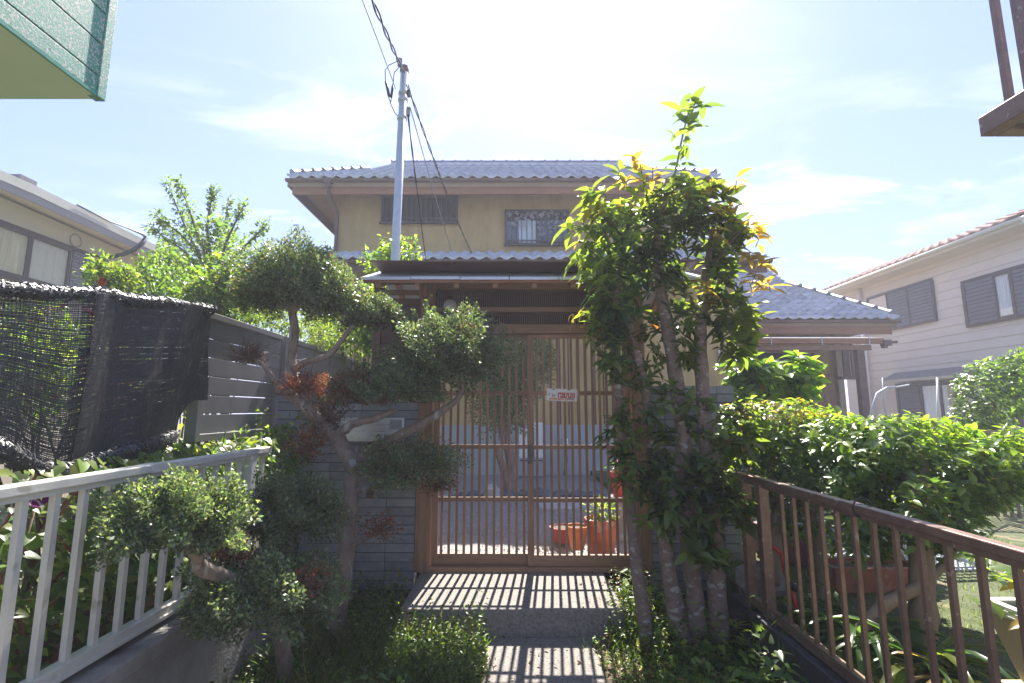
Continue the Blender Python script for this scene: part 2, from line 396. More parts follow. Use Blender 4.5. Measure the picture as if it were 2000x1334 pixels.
def lumpy(d, s, amp=0.16, f=3.0):
    q = d * f + s
    return 1 + amp * (np.sin(q[:, 0] * 1.7 + 1.3 * q[:, 1]) + np.sin(q[:, 1] * 2.1 - q[:, 2] * 1.4 + 1) + np.sin(q[:, 2] * 1.9 + q[:, 0] * 2.3 + 2)) / 1.7
def blob(c, R, n, thick=0.3, seed=0.0, amp=0.16, zlo=-0.55, f=3.0):
    """points and outward directions through the outer shell of an uneven ellipsoid, flat below"""
    d = rsphere(int(n * 1.6)); d = d[d[:, 2] > zlo][:n]
    r = (1 - thick * RNG.random(len(d)) ** 1.6) * lumpy(d, seed, amp, f)
    return np.asarray(c) + d * r[:, None] * np.asarray(R), d
G_NIWAKI = [(.085, .115, .065), (.125, .155, .085), (.17, .195, .10)]
G_DARK = [(.06, .10, .035), (.08, .125, .038), (.105, .15, .045)]
G_MID = [(.065, .12, .026), (.095, .155, .034), (.12, .18, .04)]
G_YEL = [(.12, .17, .03), (.165, .215, .038), (.19, .225, .05)]
G_YOUNG = [(.24, .14, .04), (.22, .17, .05), (.18, .18, .04)]
G_DEAD = [(.22, .075, .035), (.28, .10, .045), (.16, .06, .035)]

# ================================================================== SETTING
def sheet(name, x0, x1, y0, y1, z, m, nx=2, ny=2, bumpy=0.0):
    b = MB()
    for j in range(ny + 1):
        for i in range(nx + 1):
            x = x0 + (x1 - x0) * i / nx; y = y0 + (y1 - y0) * j / ny
            b.v.append((x, y, z + (bumpy * (math.sin(x * 5.1 + y * 3.3) + math.sin(x * 2.3 - y * 6.1 + 1) + random.uniform(-.5, .5)) if bumpy and 0 < i < nx and 0 < j < ny else 0)))
    for j in range(ny):
        for i in range(nx):
            a = j * (nx + 1) + i
            b.f.append((a, a + 1, a + nx + 2, a + nx + 1))
    o = b.build(name, m, None, smooth=True, kind='structure')
    return o
sheet('ground', -150, 150, -150, 150, -0.012, SOIL)
sheet('alley_soil', -1.5, 1.42, -1.0, 4.2, 0.0, SOIL, 40, 70, 0.012)
MB().box(-1.5, 1.44, -9, 0.6, -0.2, 0.004).build('alley_paving', CONC2, None, kind='structure')
MB().box(-60, 60, -16, -9.0, -0.2, 0.002).build('street', CONC2, None, kind='structure')
sheet('gravel_yard', -3.6, 4.4, 4.3, 10.2, 0.2, GRAVELM, 60, 50, 0.006)
def slab(name, x0, x1, y0, y1, z0, z1, m): return MB().box(x0, x1, y0, y1, z0, z1).build(name, m, None, kind='structure')
slab('lawn', -14, -1.74, -6, 5.9, -0.05, 0.48, LAWN)
slab('lawn', 1.58, 12.2, -6, 10.4, -0.05, 0.285, LAWN)
slab('yard_ground', -14, -3.6, 5.9, 40, -0.05, 0.2, SOIL)
slab('yard_ground', 4.4, 30, 10.4, 40, -0.05, 0.2, SOIL)

# kerb walls under the two railings
t = thing('kerb_wall', 'weathered grey concrete kerb wall carrying the cream metal railing', 'wall', (-1.62, 1.2, 0))
MB().box(-1.74, -1.50, -4, 3.36, -0.05, 0.47).build('wall_body', CONC, t, bevel=0.008)
MB().box(-1.76, -1.49, -4, 3.37, 0.47, 0.535).build('coping', CONC, t, bevel=0.006)
t = thing('kerb_wall', 'low dark kerb under the brown metal railing', 'wall', (1.5, 1.2, 0))
MB().box(1.44, 1.58, -4, 3.42, -0.05, 0.30).build('wall_body', mat("dark_kerb", (0.055, 0.052, 0.055), 0.8, var=0.3, scale=5, bump=0.4), t, bevel=0.008)

# front step and path
t = thing('entrance_step', 'pebbled concrete slab step striped by the shadow of the lattice gate', 'step', (0.1, 3.8, 0))
MB().box(-0.74, 0.74, 3.42, 4.36, -0.05, 0.20).build('slab', PEBBLE, t, bevel=0.01)
t = thing('front_path', 'worn pebbled path slab below the entrance step', 'path slab', (0.2, 2.8, 0), kind='structure')
MB().box(-0.16, 0.52, 1.2, 3.415, -0.05, 0.03).build('slab', PEBBLE, t, bevel=0.012)

# ================================================================== GATE
GY = 4.2
def gx(px): return P(px, 860, GY).x
def gz(py): return P(1040, py, GY).z
ZS = gz(1103); ZT = gz(655)
gate = thing('roofed_gate', 'roofed wooden entrance gate with two slatted sliding doors', 'gate', (0.17, GY, 0.2))
XL, XM, XR = gx(846), gx(1036), gx(1232)
POSTL = (gx(818), gx(845)); POSTR = (gx(1236), gx(1262))
for a in (POSTL, POSTR):
    MB().box(a[0], a[1], GY - 0.06, GY + 0.06, 0.2, gz(545)).build('post', WOOD, gate, bevel=0.004)
MB().box(POSTL[1], POSTR[0], GY - 0.06, GY + 0.06, 0.2, ZS - 0.005).build('sill', WOODH, gate, bevel=0.003)
MB().box(POSTL[1], POSTR[0], GY - 0.07, GY + 0.07, gz(653), gz(636)).build('lintel', WOODH, gate, bevel=0.003)
MB().box(POSTL[1], POSTR[0], GY - 0.045, GY + 0.045, gz(611), gz(602)).build('transom_rail', WOODH, gate)
MB().box(POSTL[1], POSTR[0], GY - 0.05, GY + 0.05, gz(568), gz(556)).build('upper_beam', WOODH, gate)
tl = MB()
x = POSTL[1] + 0.02
while x < POSTR[0]:
    tl.box(x, x + 0.009, GY - 0.02, GY + 0.0, gz(636), gz(611)); tl.box(x, x + 0.009, GY - 0.02, GY + 0.0, gz(602), gz(568)); x += 0.0185
tl.build('transom_lattice', DARKWOOD, gate, kind='stuff')
MB().box(POSTL[1], POSTR[0], GY + 0.046, GY + 0.052, gz(636), gz(568)).build('transom_shade_sheet', DARKIN, gate)  # added dark sheet, its colour stands for the shade behind the lattice
def leaf_door(x0, x1, y, nsl):
    d = MB().box(x0, x0 + 0.052, y - 0.017, y + 0.017, ZS, ZT).build('sliding_door', WOOD, gate, bevel=0.002)
    MB().box(x1 - 0.052, x1, y - 0.017, y + 0.017, ZS, ZT).build('stile', WOOD, d, bevel=0.002)
    MB().box(x0 + 0.052, x1 - 0.052, y - 0.016, y + 0.016, ZS, ZS + 0.085).build('bottom_rail', WOODH, d, bevel=0.002)
    MB().box(x0 + 0.052, x1 - 0.052, y - 0.016, y + 0.016, ZT - 0.03, ZT).build('top_rail', WOODH, d)
    for py in (764, 869, 972):
        MB().box(x0 + 0.052, x1 - 0.052, y + 0.003, y + 0.016, gz(py) - 0.035, gz(py)).build('rail', WOODH, d)
    n = nsl
    me = MB().box(-0.0105, 0.0105, -0.014, 0.0, ZS + 0.085, ZT - 0.03).mesh('slat', WOOD)
    for i in range(n):
        xx = x0 + 0.052 + (x1 - x0 - 0.104) * (i + 0.5) / n
        link('slat', me, d, Matrix.Translation((xx, y, 0)))
    return d
leaf_door(XL, XM + 0.027, GY + 0.022, 12)
d2 = leaf_door(XM - 0.027, XR, GY - 0.022, 13)
MB().box(XM - 0.022, XM + 0.016, GY - 0.0445, GY - 0.038, gz(904), gz(868)).build('pull_handle', BRONZE, d2, bevel=0.002)
# side panel and bracket left of the post, beams
MB().box(gx(733), POSTL[0], GY + 0.0, GY + 0.03, 1.72, gz(583)).build('side_panel', DARKWOOD, gate)
MB().box(gx(738), POSTL[0] + 0.03, GY - 0.05, GY - 0.002, gz(577), gz(569)).build('bracket_beam', WOODH, gate)
MB().box(gx(816), gx(832), GY - 0.13, GY - 0.062, gz(586), gz(560)).build('bracket_post', WOOD, gate)
MB().box(gx(722), gx(737), GY - 0.04, GY + 0.06, 0.2, gz(560)).build('post', DARKWOOD, gate)
MB().box(gx(720), 1.46, GY - 0.12, GY - 0.0, gz(556), gz(549)).build('eave_beam', WOODH, gate)
# shallow sheet-metal roof
RX0, RX1, RYF, RYB, RYR = -1.17, 1.52, 3.68, 4.78, 4.25
ZE = P(900, 541, RYF).z; ZR = P(900, 529, RYR).z
def roofpoly(dz): return [(RYF, ZE + dz), (RYR, ZR + dz), (RYB, ZE + dz + 0.02)]
for i in range(7):
    xa = RX0 + (RX1 - RX0) * i / 7; xb = RX0 + (RX1 - RX0) * (i + 1) / 7 - 0.006
    b = MB()
    a0, a1, a2 = roofpoly(random.uniform(0, .004))
    b.prism([(xa, *a0), (xa, *a1), (xa, a1[0], a1[1] - 0.022), (xa, a0[0], a0[1] - 0.022)], (xb - xa, 0, 0))
    b.prism([(xa, *a1), (xa, *a2), (xa, a2[0], a2[1] - 0.022), (xa, a1[0], a1[1] - 0.022)], (xb - xa, 0, 0))
    b.build('roof_sheet', SHEET, gate)
MB().box(RX0 + 0.16, RX1 - 0.16, RYR - 0.06, RYR + 0.06, ZR + 0.004, P(900, 523.5, RYR - 0.06).z).build('ridge_board', FASCIA, gate, bevel=0.004)
MB().box(RX0 + 0.01, RX1 - 0.01, RYF + 0.012, RYF + 0.035, P(900, 551, RYF).z, ZE - 0.02).build('fascia_board', FASCIA, gate)
MB().box(RX0 + 0.02, RX1 - 0.02, RYB - 0.035, RYB - 0.012, ZE - 0.07, ZE - 0.005).build('fascia_board', FASCIA, gate)
for i in range(9):
    xx = RX0 + 0.12 + i * (RX1 - RX0 - 0.24) / 8
    b = MB(); b.bar((xx, RYF + 0.04, ZE - 0.052), (xx, RYR, ZR - 0.052), 0.04, 0.045); b.bar((xx, RYR, ZR - 0.052), (xx, RYB - 0.04, ZE - 0.035), 0.04, 0.045)
    b.build('rafter', WOODH, gate)
MB().box(RX0 + 0.05, RX1 - 0.05, RYF + 0.04, RYB - 0.04, gz(549) + 0.03, gz(549) + 0.04).build('ceiling_board', DARKWOOD, gate)
# lamp and notice plate, hung on the gate
t = thing('wall_lamp', 'round frosted glass globe lamp on the gate beside the lattice transom', 'lamp', (gx(878), GY - 0.15, gz(625)))
c = P(879, 598, GY - 0.15)
MB().lathe((c.x, c.y, c.z), [(0.018, -0.062)] + [(0.058 * math.sin(a * math.pi / 12), -0.058 * math.cos(a * math.pi / 12)) for a in range(2, 12)], 18).build('globe', mat("frosted_glass", (0.62, 0.6, 0.56), 0.25, var=0.05, scale=4, bump=0.02, trans=0.35), t, smooth=True)
MB().lathe((c.x - 0.01, c.y, c.z - 0.13), [(0.03, 0), (0.045, 0.02), (0.04, 0.055), (0.022, 0.075)], 14).build('base', STEELP, t, smooth=True)
MB().bar((c.x - 0.01, c.y, c.z - 0.10), (c.x - 0.01, GY - 0.05, c.z - 0.10), 0.035, 0.035).build('arm', STEELP, t)
t = thing('notice_plate', 'small white notice plate with red and orange print hung on the gate', 'sign', (P(1098, 784, GY - .06).x, GY - 0.06, P(1098, 784, GY - .06).z))
sx0, sx1 = P(1068.5, 770, GY - 0.045).x, P(1127.5, 770, GY - 0.045).x
sz1, sz0 = P(1098, 758.5, GY - .045).z, P(1098, 782, GY - .045).z
Sy = GY - 0.047
SR = Matrix.Translation((sx0, Sy, sz1)) @ Matrix.Rotation(math.radians(2.2), 4, 'Y')
SW, SH = sx1 - sx0, sz1 - sz0
def spart(name, rects, m, dy):
    b = MB()
    for (u0, u1, v0, v1) in rects: b.box(u0 * SW, u1 * SW, -dy, -dy + 0.0008, -v1 * SH, -v0 * SH)
    link(name, b.mesh(name, m), t, SR)
link('plate', MB().box(0, SW, 0, 0.004, -SH, 0).mesh('plate', SIGNW), t, SR)
spart('red_band', [(.36, .93, .30, .74)], SIGNR, 0.001)
spart('orange_band', [(.08, .34, .76, .92), (.60, .70, .74, .95), (.86, .92, .80, .95)], SIGNO, 0.001)
spart('picture_mark', [(.17, .20, .42, .70), (.21, .27, .50, .64), (.25, .27, .56, .74), (.28, .31, .48, .56), (.06, .14, .40, .46), (.05, .09, .48, .6), (.70, .88, .74, .9)], SIGNG, 0.001)
random.seed(3)
spart('red_lettering', [(.36 + k * .026, .36 + k * .026 + .016, .77, .93) for k in range(5)] + [(.50, .58, .80, .84), (.52, .55, .78, .92)], SIGNR, 0.001)
spart('white_lettering', [(u, u + random.choice((.012, .045)), v, v + random.choice((.03, .15))) for u in (.40, .46, .53, .60, .66, .73, .80, .86) for v in (.36, .44, .52, .60)], SIGNW, 0.0022)
spart('clip', [(.19, .25, .02, .1), (.68, .78, .02, .1)], BRONZE, 0.003)

# ================================================================== BLOCK WALLS either side of the gate
def block_wall(label, x0, x1, y0, y1, zt, bl, hole=None):
    t = thing('block_wall', label, 'wall', ((x0 + x1) / 2, (y0 + y1) / 2, 0.0))
    MB().box(x0 + 0.012, x1 - 0.012, y0 + 0.014, y1 - 0.012, -0.05, zt - 0.012).build('wall_core', MORTAR, t)
    H = 0.0715; nz = int((zt - 0.02) / H); nx = max(1, round((x1 - x0) / bl)); bw = (x1 - x0) / nx
    mes = []
    for k in range(3):
        b = MB(); b.box(0.003, bw - 0.003, 0, y1 - y0, 0.004, H - 0.004)
        for i, v in enumerate(b.v): b.v[i] = (v[0], v[1] + (random.uniform(-.004, .004) if v[1] == 0 else 0), v[2] + (0.006 if v[1] == 0 and v[2] > .03 else 0) * 0)
        mes.append(b.mesh('block', BLOCKW))
    for r in range(nz):
        for i in range(nx):
            X0, Z0 = x0 + i * bw, zt - (r + 1) * H
            if hole and X0 + bw > hole[0] and X0 < hole[1] and Z0 + H > hole[2] and Z0 < hole[3]: continue
            link('block', mes[(r * 7 + i * 3) % 3], t, Matrix.Translation((X0, y0 + random.uniform(-.003, .003) + (0.008 if r % 2 else 0), Z0)))
    return t
hx0, hx1 = P(667, 840, GY - 0.05).x, P(790, 840, GY - 0.05).x
hz0, hz1 = P(730, 862, GY - 0.05).z, P(730, 816, GY - 0.05).z
block_wall('grey block wall holding the steel letter box beside the gate', gx(540), POSTL[0] - 0.004, GY - 0.05, GY + 0.10, 1.78, 0.235)
block_wall('short grey block wall between the gate and the brown railing', POSTR[1] + 0.004, P(1440, 860, GY - .05).x, GY - 0.05, GY + 0.10, P(1400, 753, GY - 0.05).z, 0.15)
t = thing('letter_box', 'steel letter box with a hinged flap set in the block wall', 'letter box', ((hx0 + hx1) / 2, GY - 0.07, hz0))
MB().box(hx0, hx1, GY - 0.075, GY - 0.045, hz0, hz1).build('body', STEELP, t, bevel=0.003)
MB().box(hx0 + 0.015, hx1 - 0.14, GY - 0.086, GY - 0.076, hz0 + 0.02, hz1 - 0.055).build('flap', STEELP, t, bevel=0.002)
MB().box(hx0 + 0.015, hx1 - 0.14, GY - 0.083, GY - 0.076, hz1 - 0.05, hz1 - 0.012).build('slot_hood', STEELP, t, bevel=0.002)
MB().box(hx1 - 0.12, hx1 - 0.02, GY - 0.080, GY - 0.076, hz0 + 0.1, hz1 - 0.014).build('intercom_plate', SIGNG, t, bevel=0.002)
MB().box(hx1 - 0.125, hx1 - 0.012, GY - 0.079, GY - 0.0755, hz0 + 0.012, hz0 + 0.09).build('name_plate', STEELP, t)

# ================================================================== MAIN HOUSE
house = thing('tiled_house', 'two-storey ochre house with grey tiled hip roofs behind the gate', 'house', (0, 11, 0.2))
TW, TR = 0.265, 0.235
def tile_mesh(cosS, lift=0.066, tw=TW, trn=TR):
    b = MB(); nx = 8; Lg = trn / 1.0 + 0.03
    for s, h in ((0, lift), (Lg, lift * 0.15), (0, lift - 0.055)):
        for i in range(nx + 1):
            u = i / nx; z = 0.052 * (0.5 + 0.5 * math.cos(2 * math.pi * u)) ** 1.4
            b.v.append((u * tw, s, z + h))
    n = nx + 1
    for i in range(nx):
        b.f.append((i, i + 1, n + i + 1, n + i)); b.f.append((i, 2 * n + i, 2 * n + i + 1, i + 1))
    return b
def tile_roof(xc0, ncol, ye, ze, slope, rows, inside, parent, budget):
    """rows of single pan tiles up a slope facing -Y; the lowest 'budget' tiles are objects, the rest one stuff mesh"""
    th = math.atan(slope); c, s = math.cos(th), math.sin(th)
    tm = tile_mesh(c); me = tm.mesh('roof_tile', TILE, smooth=True)
    B = Matrix(((1, 0, 0, 0), (0, c, -s, 0), (0, s, c, 0), (0, 0, 0, 1)))
    rest = MB(); used = 0
    for r in range(rows):
        for i in range(ncol):
            x = xc0 + i * TW; run = r * TR * c
            if not inside(x, run): continue
            W = Matrix.Translation((x, ye + run, ze + run * slope)) @ B @ Matrix.Rotation(random.uniform(-.012, .012), 4, 'X')
            if used < budget:
                link('roof_tile', me, parent, W); used += 1
            else:
                rest.add([W @ Vector(v) for v in tm.v], tm.f)
    if rest.v: rest.build('upper_tiles', TILE, parent, smooth=True, kind='stuff')
def ridge_run(p, q, parent, n, r=0.075, plaster=True):
    p, q = Vector(p), Vector(q); d = (q - p) / n
    if plaster:
        MB().bar(p + Vector((0, 0, 0.03)), q + Vector((0, 0, 0.03)), 0.17, 0.14).build('ridge_plaster', PLASTER, parent)
    for i in range(n):
        a = p + d * i + Vector((0, 0, 0.12)); b_ = a + d * 0.97
        m = MB(); m.tube([a, a + d * 0.16, a + d * 0.17, b_], [r * 1.25, r * 1.22, r, r * 0.95], 10)
        m.build('ridge_tile', TILEH, parent, smooth=True)
# --- upper storey
EY = 9.9
EX0, EX1 = P(562, 352, EY).x, P(1404, 350, EY).x
EZ = P(1000, 352, EY).z; FZ = P(1000, 378, EY).z
OV = 0.78; SL = 0.60; RUN = 3.6
WX0, WX1, WY = EX0 + OV, EX1 - OV, EY + OV
ZW = EZ - 0.12 + OV * SL
MB().box(WX0, WX1, WY, WY + 6.2, 4.2, ZW).build('upper_wall', STUCCO, house)
roof = MB()
HR = 1.28
def hp(x, run): return (x, EY + run, EZ - 0.02 + run * SL)
pl = [hp(EX0, 0), hp(EX1, 0), hp(EX1 - HR, HR), hp(EX1 - HR, RUN), hp(EX0 + HR, RUN), hp(EX0 + HR, HR)]
roof.prism(pl, (0, 0, -0.13))
roof.prism([(x, 2 * (EY + RUN) - y, z) for x, y, z in pl], (0, 0, -0.13))
for X, sg in ((EX0, 1), (EX1, -1)):
    roof.prism([(X, EY, EZ - 0.02), (X + sg * HR, EY + HR, EZ - 0.02 + HR * SL), (X + sg * HR, EY + 2 * RUN - HR, EZ - 0.02 + HR * SL), (X, EY + 2 * RUN, EZ - 0.02)], (0, 0, -0.12))
    roof.prism([(X + sg * (HR + .35), EY + HR * 0.8, EZ + HR * 0.5), (X + sg * (HR + .35), EY + RUN, EZ - 0.1 + RUN * SL), (X + sg * (HR + .35), EY + 2 * RUN - HR * .8, EZ + HR * 0.5)], (sg * 0.1, 0, 0))
rf = roof.build('roof', SOFFIT, house)
def ins_main(x, run):
    if run > RUN - 0.05: return False
    lo, hi = (EX0 + run, EX1 - run) if run < HR else (EX0 + HR - 0.02, EX1 - HR + 0.02)
    return x > lo - 0.14 and x + TW < hi + 0.14
ncm = int((EX1 - EX0) / TW)
tile_roof(EX0 + 0.02, ncm, EY - 0.05, EZ + 0.005, SL, 18, ins_main, rf, 120)
RZ = EZ + RUN * SL
n_ = 18
for i in range(n_):
    xa = EX0 + HR + (EX1 - EX0 - 2 * HR) * i / n_; xb = EX0 + HR + (EX1 - EX0 - 2 * HR) * (i + 1) / n_
    m = MB(); m.tube([(xa, EY + RUN, RZ + 0.17), (xa + .05, EY + RUN, RZ + 0.17), (xa + .055, EY + RUN, RZ + 0.17), (xb, EY + RUN, RZ + 0.17)], [0.095, 0.095, 0.07, 0.07], 8); m.build('ridge_tile', TILEH, rf, smooth=True)
MB().box(EX0 + HR, EX1 - HR, EY + RUN - 0.09, EY + RUN + 0.09, RZ - 0.05, RZ + 0.13).build('ridge_plaster', PLASTER, rf)
for X, sg in ((EX0, 1), (EX1, -1)):
    ridge_run((X + sg * 0.05, EY + 0.05, EZ + 0.06), (X + sg * (HR + .05), EY + HR + .05, EZ + 0.06 + HR * SL), rf, 8)
    for k in range(10):
        yy = EY + HR + (RUN - HR) * k / 10
        MB().cbox((X + sg * (HR - 0.02), yy + 0.11, EZ + 0.07 + (yy - EY) * SL), 0.12, 0.26, 0.045, rx=math.atan(SL) * 0.8).build('verge_tile', TILEH, rf)
MB().box(EX0 + 0.10, EX1 - 0.10, EY + 0.03, EY + 0.07, FZ, EZ - 0.06).build('fascia_board', FASCIA, rf)
MB().box(EX0 + 0.10, EX0 + 0.14, EY + 0.07, EY + 6, FZ, EZ - 0.06).build('fascia_board', DARKWOOD, rf)
MB().box(EX1 - 0.14, EX1 - 0.10, EY + 0.07, EY + 6, FZ, EZ - 0.06).build('fascia_board', DARKWOOD, rf)
# gutter: half pipe along the eave, downpipe at the corner
g = MB(); gp = [(0.055 * math.cos(a), 0.055 * math.sin(a)) for a in np.linspace(math.pi, 2 * math.pi, 9)]
def gutter(x0, x1, y, z, r=0.06):
    g = MB(); n = 9
    for x in (x0, x1):
        for a in np.linspace(math.pi, 2 * math.pi, n): g.v.append((x, y + r * math.cos(a), z + r * math.sin(a)))
        for a in np.linspace(2 * math.pi, math.pi, n): g.v.append((x, y + (r - .008) * math.cos(a), z + (r - .008) * math.sin(a)))
    k = 2 * n
    g.f += [(i, (i + 1) % k, k + (i + 1) % k, k + i) for i in range(k)] + [tuple(range(k))[::-1], tuple(range(k, 2 * k))]
    return g
gutter(EX0 - 0.02, EX1 + 0.02, EY - 0.04, EZ - 0.0).build('gutter', COPPER, rf, smooth=False)
for px in (641, 1316):
    a = P(px, 356, EY - 0.05); sg = 1 if px < 1000 else -1
    hd = MB().cbox((a.x, a.y, a.z + 0.03), 0.17, 0.13, 0.10).cbox((a.x, a.y, a.z - 0.07), 0.11, 0.1, 0.1).build('rain_head', COPPER, rf, bevel=0.006)
    b = P(659 if sg > 0 else 1300, 415, WY - 0.06)
    MB().tube([a + Vector((0, 0, -.1)), a + Vector((0, 0.02, -.2)), b, (b.x, b.y, b.z - 0.15), (b.x, b.y, 4.35)], 0.04, 10).build('downpipe', COPPER, rf, smooth=True)
# upper windows
def grille_window(px0, px1, py0, py1, Y, nb, parent, fancy=False):
    p0, p1 = P(px0, py0, Y), P(px1, py1, Y); x0, x1, z0, z1 = p0.x, p1.x, p1.z, p0.z
    wd = MB().box(x0, x1, Y - 0.05, Y - 0.04 + .06, z0, z0 + 0.05).box(x0, x1, Y - 0.05, Y + .02, z1 - 0.05, z1).box(x0, x0 + .05, Y - 0.05, Y + .02, z0 + .05, z1 - .05).box(x1 - .05, x1, Y - 0.05, Y + .02, z0 + .05, z1 - .05).build('window', BRONZE, parent)
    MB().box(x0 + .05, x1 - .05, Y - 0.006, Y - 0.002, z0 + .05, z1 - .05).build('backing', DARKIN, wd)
    xm = (x0 + x1) / 2
    MB().box(x0 + .05, xm, Y - 0.02, Y - 0.015, z0 + .05, z1 - .05).build('pane', GLASS, wd)
    MB().box(xm, x1 - .05, Y - 0.028, Y - 0.023, z0 + .05, z1 - .05).build('pane', GLASS, wd)
    MB().box(xm - .03, xm + .03, Y - 0.034, Y - 0.03, z0 + .05, z1 - .05).build('sash', BRONZE, wd)
    me = MB().box(-.012, .012, Y - 0.12, Y - 0.10, z0 + .02, z1 - .02).mesh('grille_bar', BRONZE)
    for i in range(nb):
        link('grille_bar', me, wd, Matrix.Translation((x0 + 0.03 + (x1 - x0 - .06) * i / (nb - 1), 0, 0)))
    MB().box(x0 + .005, x1 - .005, Y - 0.098, Y - 0.08, z0 + .08, z0 + .11).box(x0 + .005, x1 - .005, Y - 0.098, Y - 0.08, z1 - .11, z1 - .08).build('grille_rail', BRONZE, wd)
    MB().box(x0 - .02, x1 + .02, Y - 0.13, Y - 0.052, z0 - .03, z0).build('sill', BRONZE, wd)
    if fancy:
        for i in range(70):
            cx, cz = random.uniform(x0 + .08, x1 - .08), z1 - .09 - abs(random.gauss(0, .3)) * (z1 - z0)
            if cz < z0 + .1: continue
            r = random.uniform(.018, .034)
            m = MB(); m.tube([(cx + r * math.cos(a), Y - .13, cz + r * math.sin(a)) for a in np.linspace(0, 5.2, 9)], 0.008, 4); m.build('scroll', STEELP, wd)
        MB().box(x0 + .32, x0 + .75, Y - .0145, Y - .012, z0 + .06, z1 - .25).build('curtain_and_reflection', CURTW, wd)  # pale panel standing in for the sky reflected in the pane
    return wd
grille_window(747, 894, 380, 437, WY, 16, house)
grille_window(986, 1112, 411, 480, WY, 13, house, True)
# --- lower front: wall, foundation, skirt roof
LY = 10.1
LX0, LX1 = -4.25, 4.75
MB().box(LX0, LX1, LY, LY + 6, 0.1, 4.5).build('lower_wall', STUCCO, house)
FZT = P(1120, 830, LY).z
MB().box(LX0 - .02, LX1 + .02, LY - 0.03, LY + 5, 0.1, FZT).build('foundation', FOUND, house)
SY = 9.4; SZ = P(1000, 509, SY).z; SSL = (P(1000, 499, WY).z - SZ) / (WY - SY)
sk = MB(); sk.prism([(LX0 - .5, SY, SZ - .03), (LX1 + .4, SY, SZ - .03), (LX1 + .4, WY + .05, SZ - .03 + (WY + .05 - SY) * SSL), (LX0 - .5, WY + .05, SZ - .03 + (WY + .05 - SY) * SSL)], (0, 0, -0.10))
skirt = sk.build('skirt_roof', DARKWOOD, house)
tile_roof(LX0 - .5, int((LX1 - LX0 + .9) / TW), SY - 0.05, SZ - 0.005, SSL, 6, lambda x, r: True, skirt, 70)
MB().box(LX0 - .5, LX1 + .4, WY - .05, WY - .005, P(1000, 502, WY).z, P(1000, 496, WY).z).build('wall_flashing', COPPER, house)
gutter(LX0 - .5, LX1 + .4, SY - 0.06, SZ - .015).build('gutter', COPPER, skirt)
MB().box(LX0 - .45, LX1 + .35, SY + .03, SY + .07, P(1000, 523, SY).z - .08, SZ - .08).build('fascia_board', DARKWOOD, skirt)
# --- right wing
RY = 11.6
CX = P(1752, 628, RY).x; RZE = P(1600, 626, RY).z; RSL = 0.73; RR = 5.0; RH = 1.62
RXL = 3.6
def hq(x, run): return (x, RY + run, RZE - 0.02 + run * RSL)
wing = MB()
plr = [hq(RXL, 0), hq(CX, 0), hq(CX - RH, RH), hq(CX - RH, RR), hq(RXL, RR)]
wing.prism(plr, (0, 0, -0.12)); wing.prism([(x, 2 * (RY + RR) - y, z) for x, y, z in plr], (0, 0, -0.12))
wing.prism([(CX, RY, RZE - .02), (CX - RH, RY + RH, RZE - .02 + RH * RSL), (CX - RH, RY + 2 * RR - RH, RZE - .02 + RH * RSL), (CX, RY + 2 * RR, RZE - .02)], (0, 0, -.12))
wr = wing.build('wing_roof', SOFFIT, house)
def ins_wing(x, run):
    if run > RR - .05: return False
    hi = CX - run if run < RH else CX - RH + .02
    return x > RXL + 0.2 and x + TW < hi + .16
tile_roof(CX - 0.02 - 22 * TW, 22, RY - .05, RZE + .005, RSL, 24, ins_wing, wr, 230)
ridge_run((CX - .05, RY + .05, RZE + .06), (CX - RH - .02, RY + RH + .02, RZE + .06 + RH * RSL), wr, 7)
for k in range(11):
    yy = RY + RH + (RR - RH) * k / 11
    MB().cbox((CX - RH + .02, yy + .12, RZE + .07 + (yy - RY) * RSL), .12, .28, .045, rx=math.atan(RSL) * .8).build('verge_tile', TILEH, wr)
MB().box(RXL, CX - RH + .05, RY + RR - .1, RY + RR + .1, RZE + RR * RSL, RZE + RR * RSL + .25).build('ridge_cap', TILEH, wr)
gutter(RXL, CX + .02, RY - .06, RZE - .01).build('gutter', COPPER, wr)
MB().box(RXL, CX - .12, RY + .03, RY + .07, P(1600, 652, RY).z, RZE - .06).build('fascia_board', FASCIA, wr)
VY = 12.5; VX1 = P(1632, 740, VY).x
MB().box(LX1 - .5, VX1, VY, VY + 5, 0.1, RZE + .3).build('wing_wall', STUCCO, house)
MB().box(VX1 - .02, VX1 + .13, VY - .13, VY + .05, 0.1, RZE - .02).build('corner_post', mat("pale_post", (0.33, 0.27, 0.17), 0.7, var=0.2, scale=4, stretch=(8, 8, 1)), house)
for i in range(9):
    xa = P(1560, 750, VY - .03).x + i * .16
    if xa + .15 > VX1: break
    MB().box(xa, xa + .15, VY - .03, VY - .004, 0.3, P(1600, 730, VY).z).build('wall_board', WOOD, house)
w1 = P(1425, 690, VY); w2 = P(1592, 716, VY)
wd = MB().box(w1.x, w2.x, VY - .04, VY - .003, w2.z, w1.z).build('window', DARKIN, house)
MB().box(w1.x - .05, w2.x + .1, VY - .08, VY - .042, w2.z - .22, w2.z - .02).build('sill_board', FASCIA, wd)
MB().box(w1.x - .05, w2.x + .1, VY - .06, VY - .042, w1.z + .01, w1.z + .08).build('head_board', WOODH, wd)
MB().box(w2.x - .17, w2.x - .12, VY - .07, VY - .042, w2.z, w1.z).build('mullion', WOOD, wd)
for k in range(3):
    zz = w2.z + (k + .5) * (w1.z - w2.z) / 3
    m = MB(); m.tube([(w2.x - .3 + .07 * math.cos(a), VY - .06, zz + .05 * math.sin(a)) for a in np.linspace(0, 6.28, 11)], .012, 4); m.build('lattice_ring', WOOD, wd)
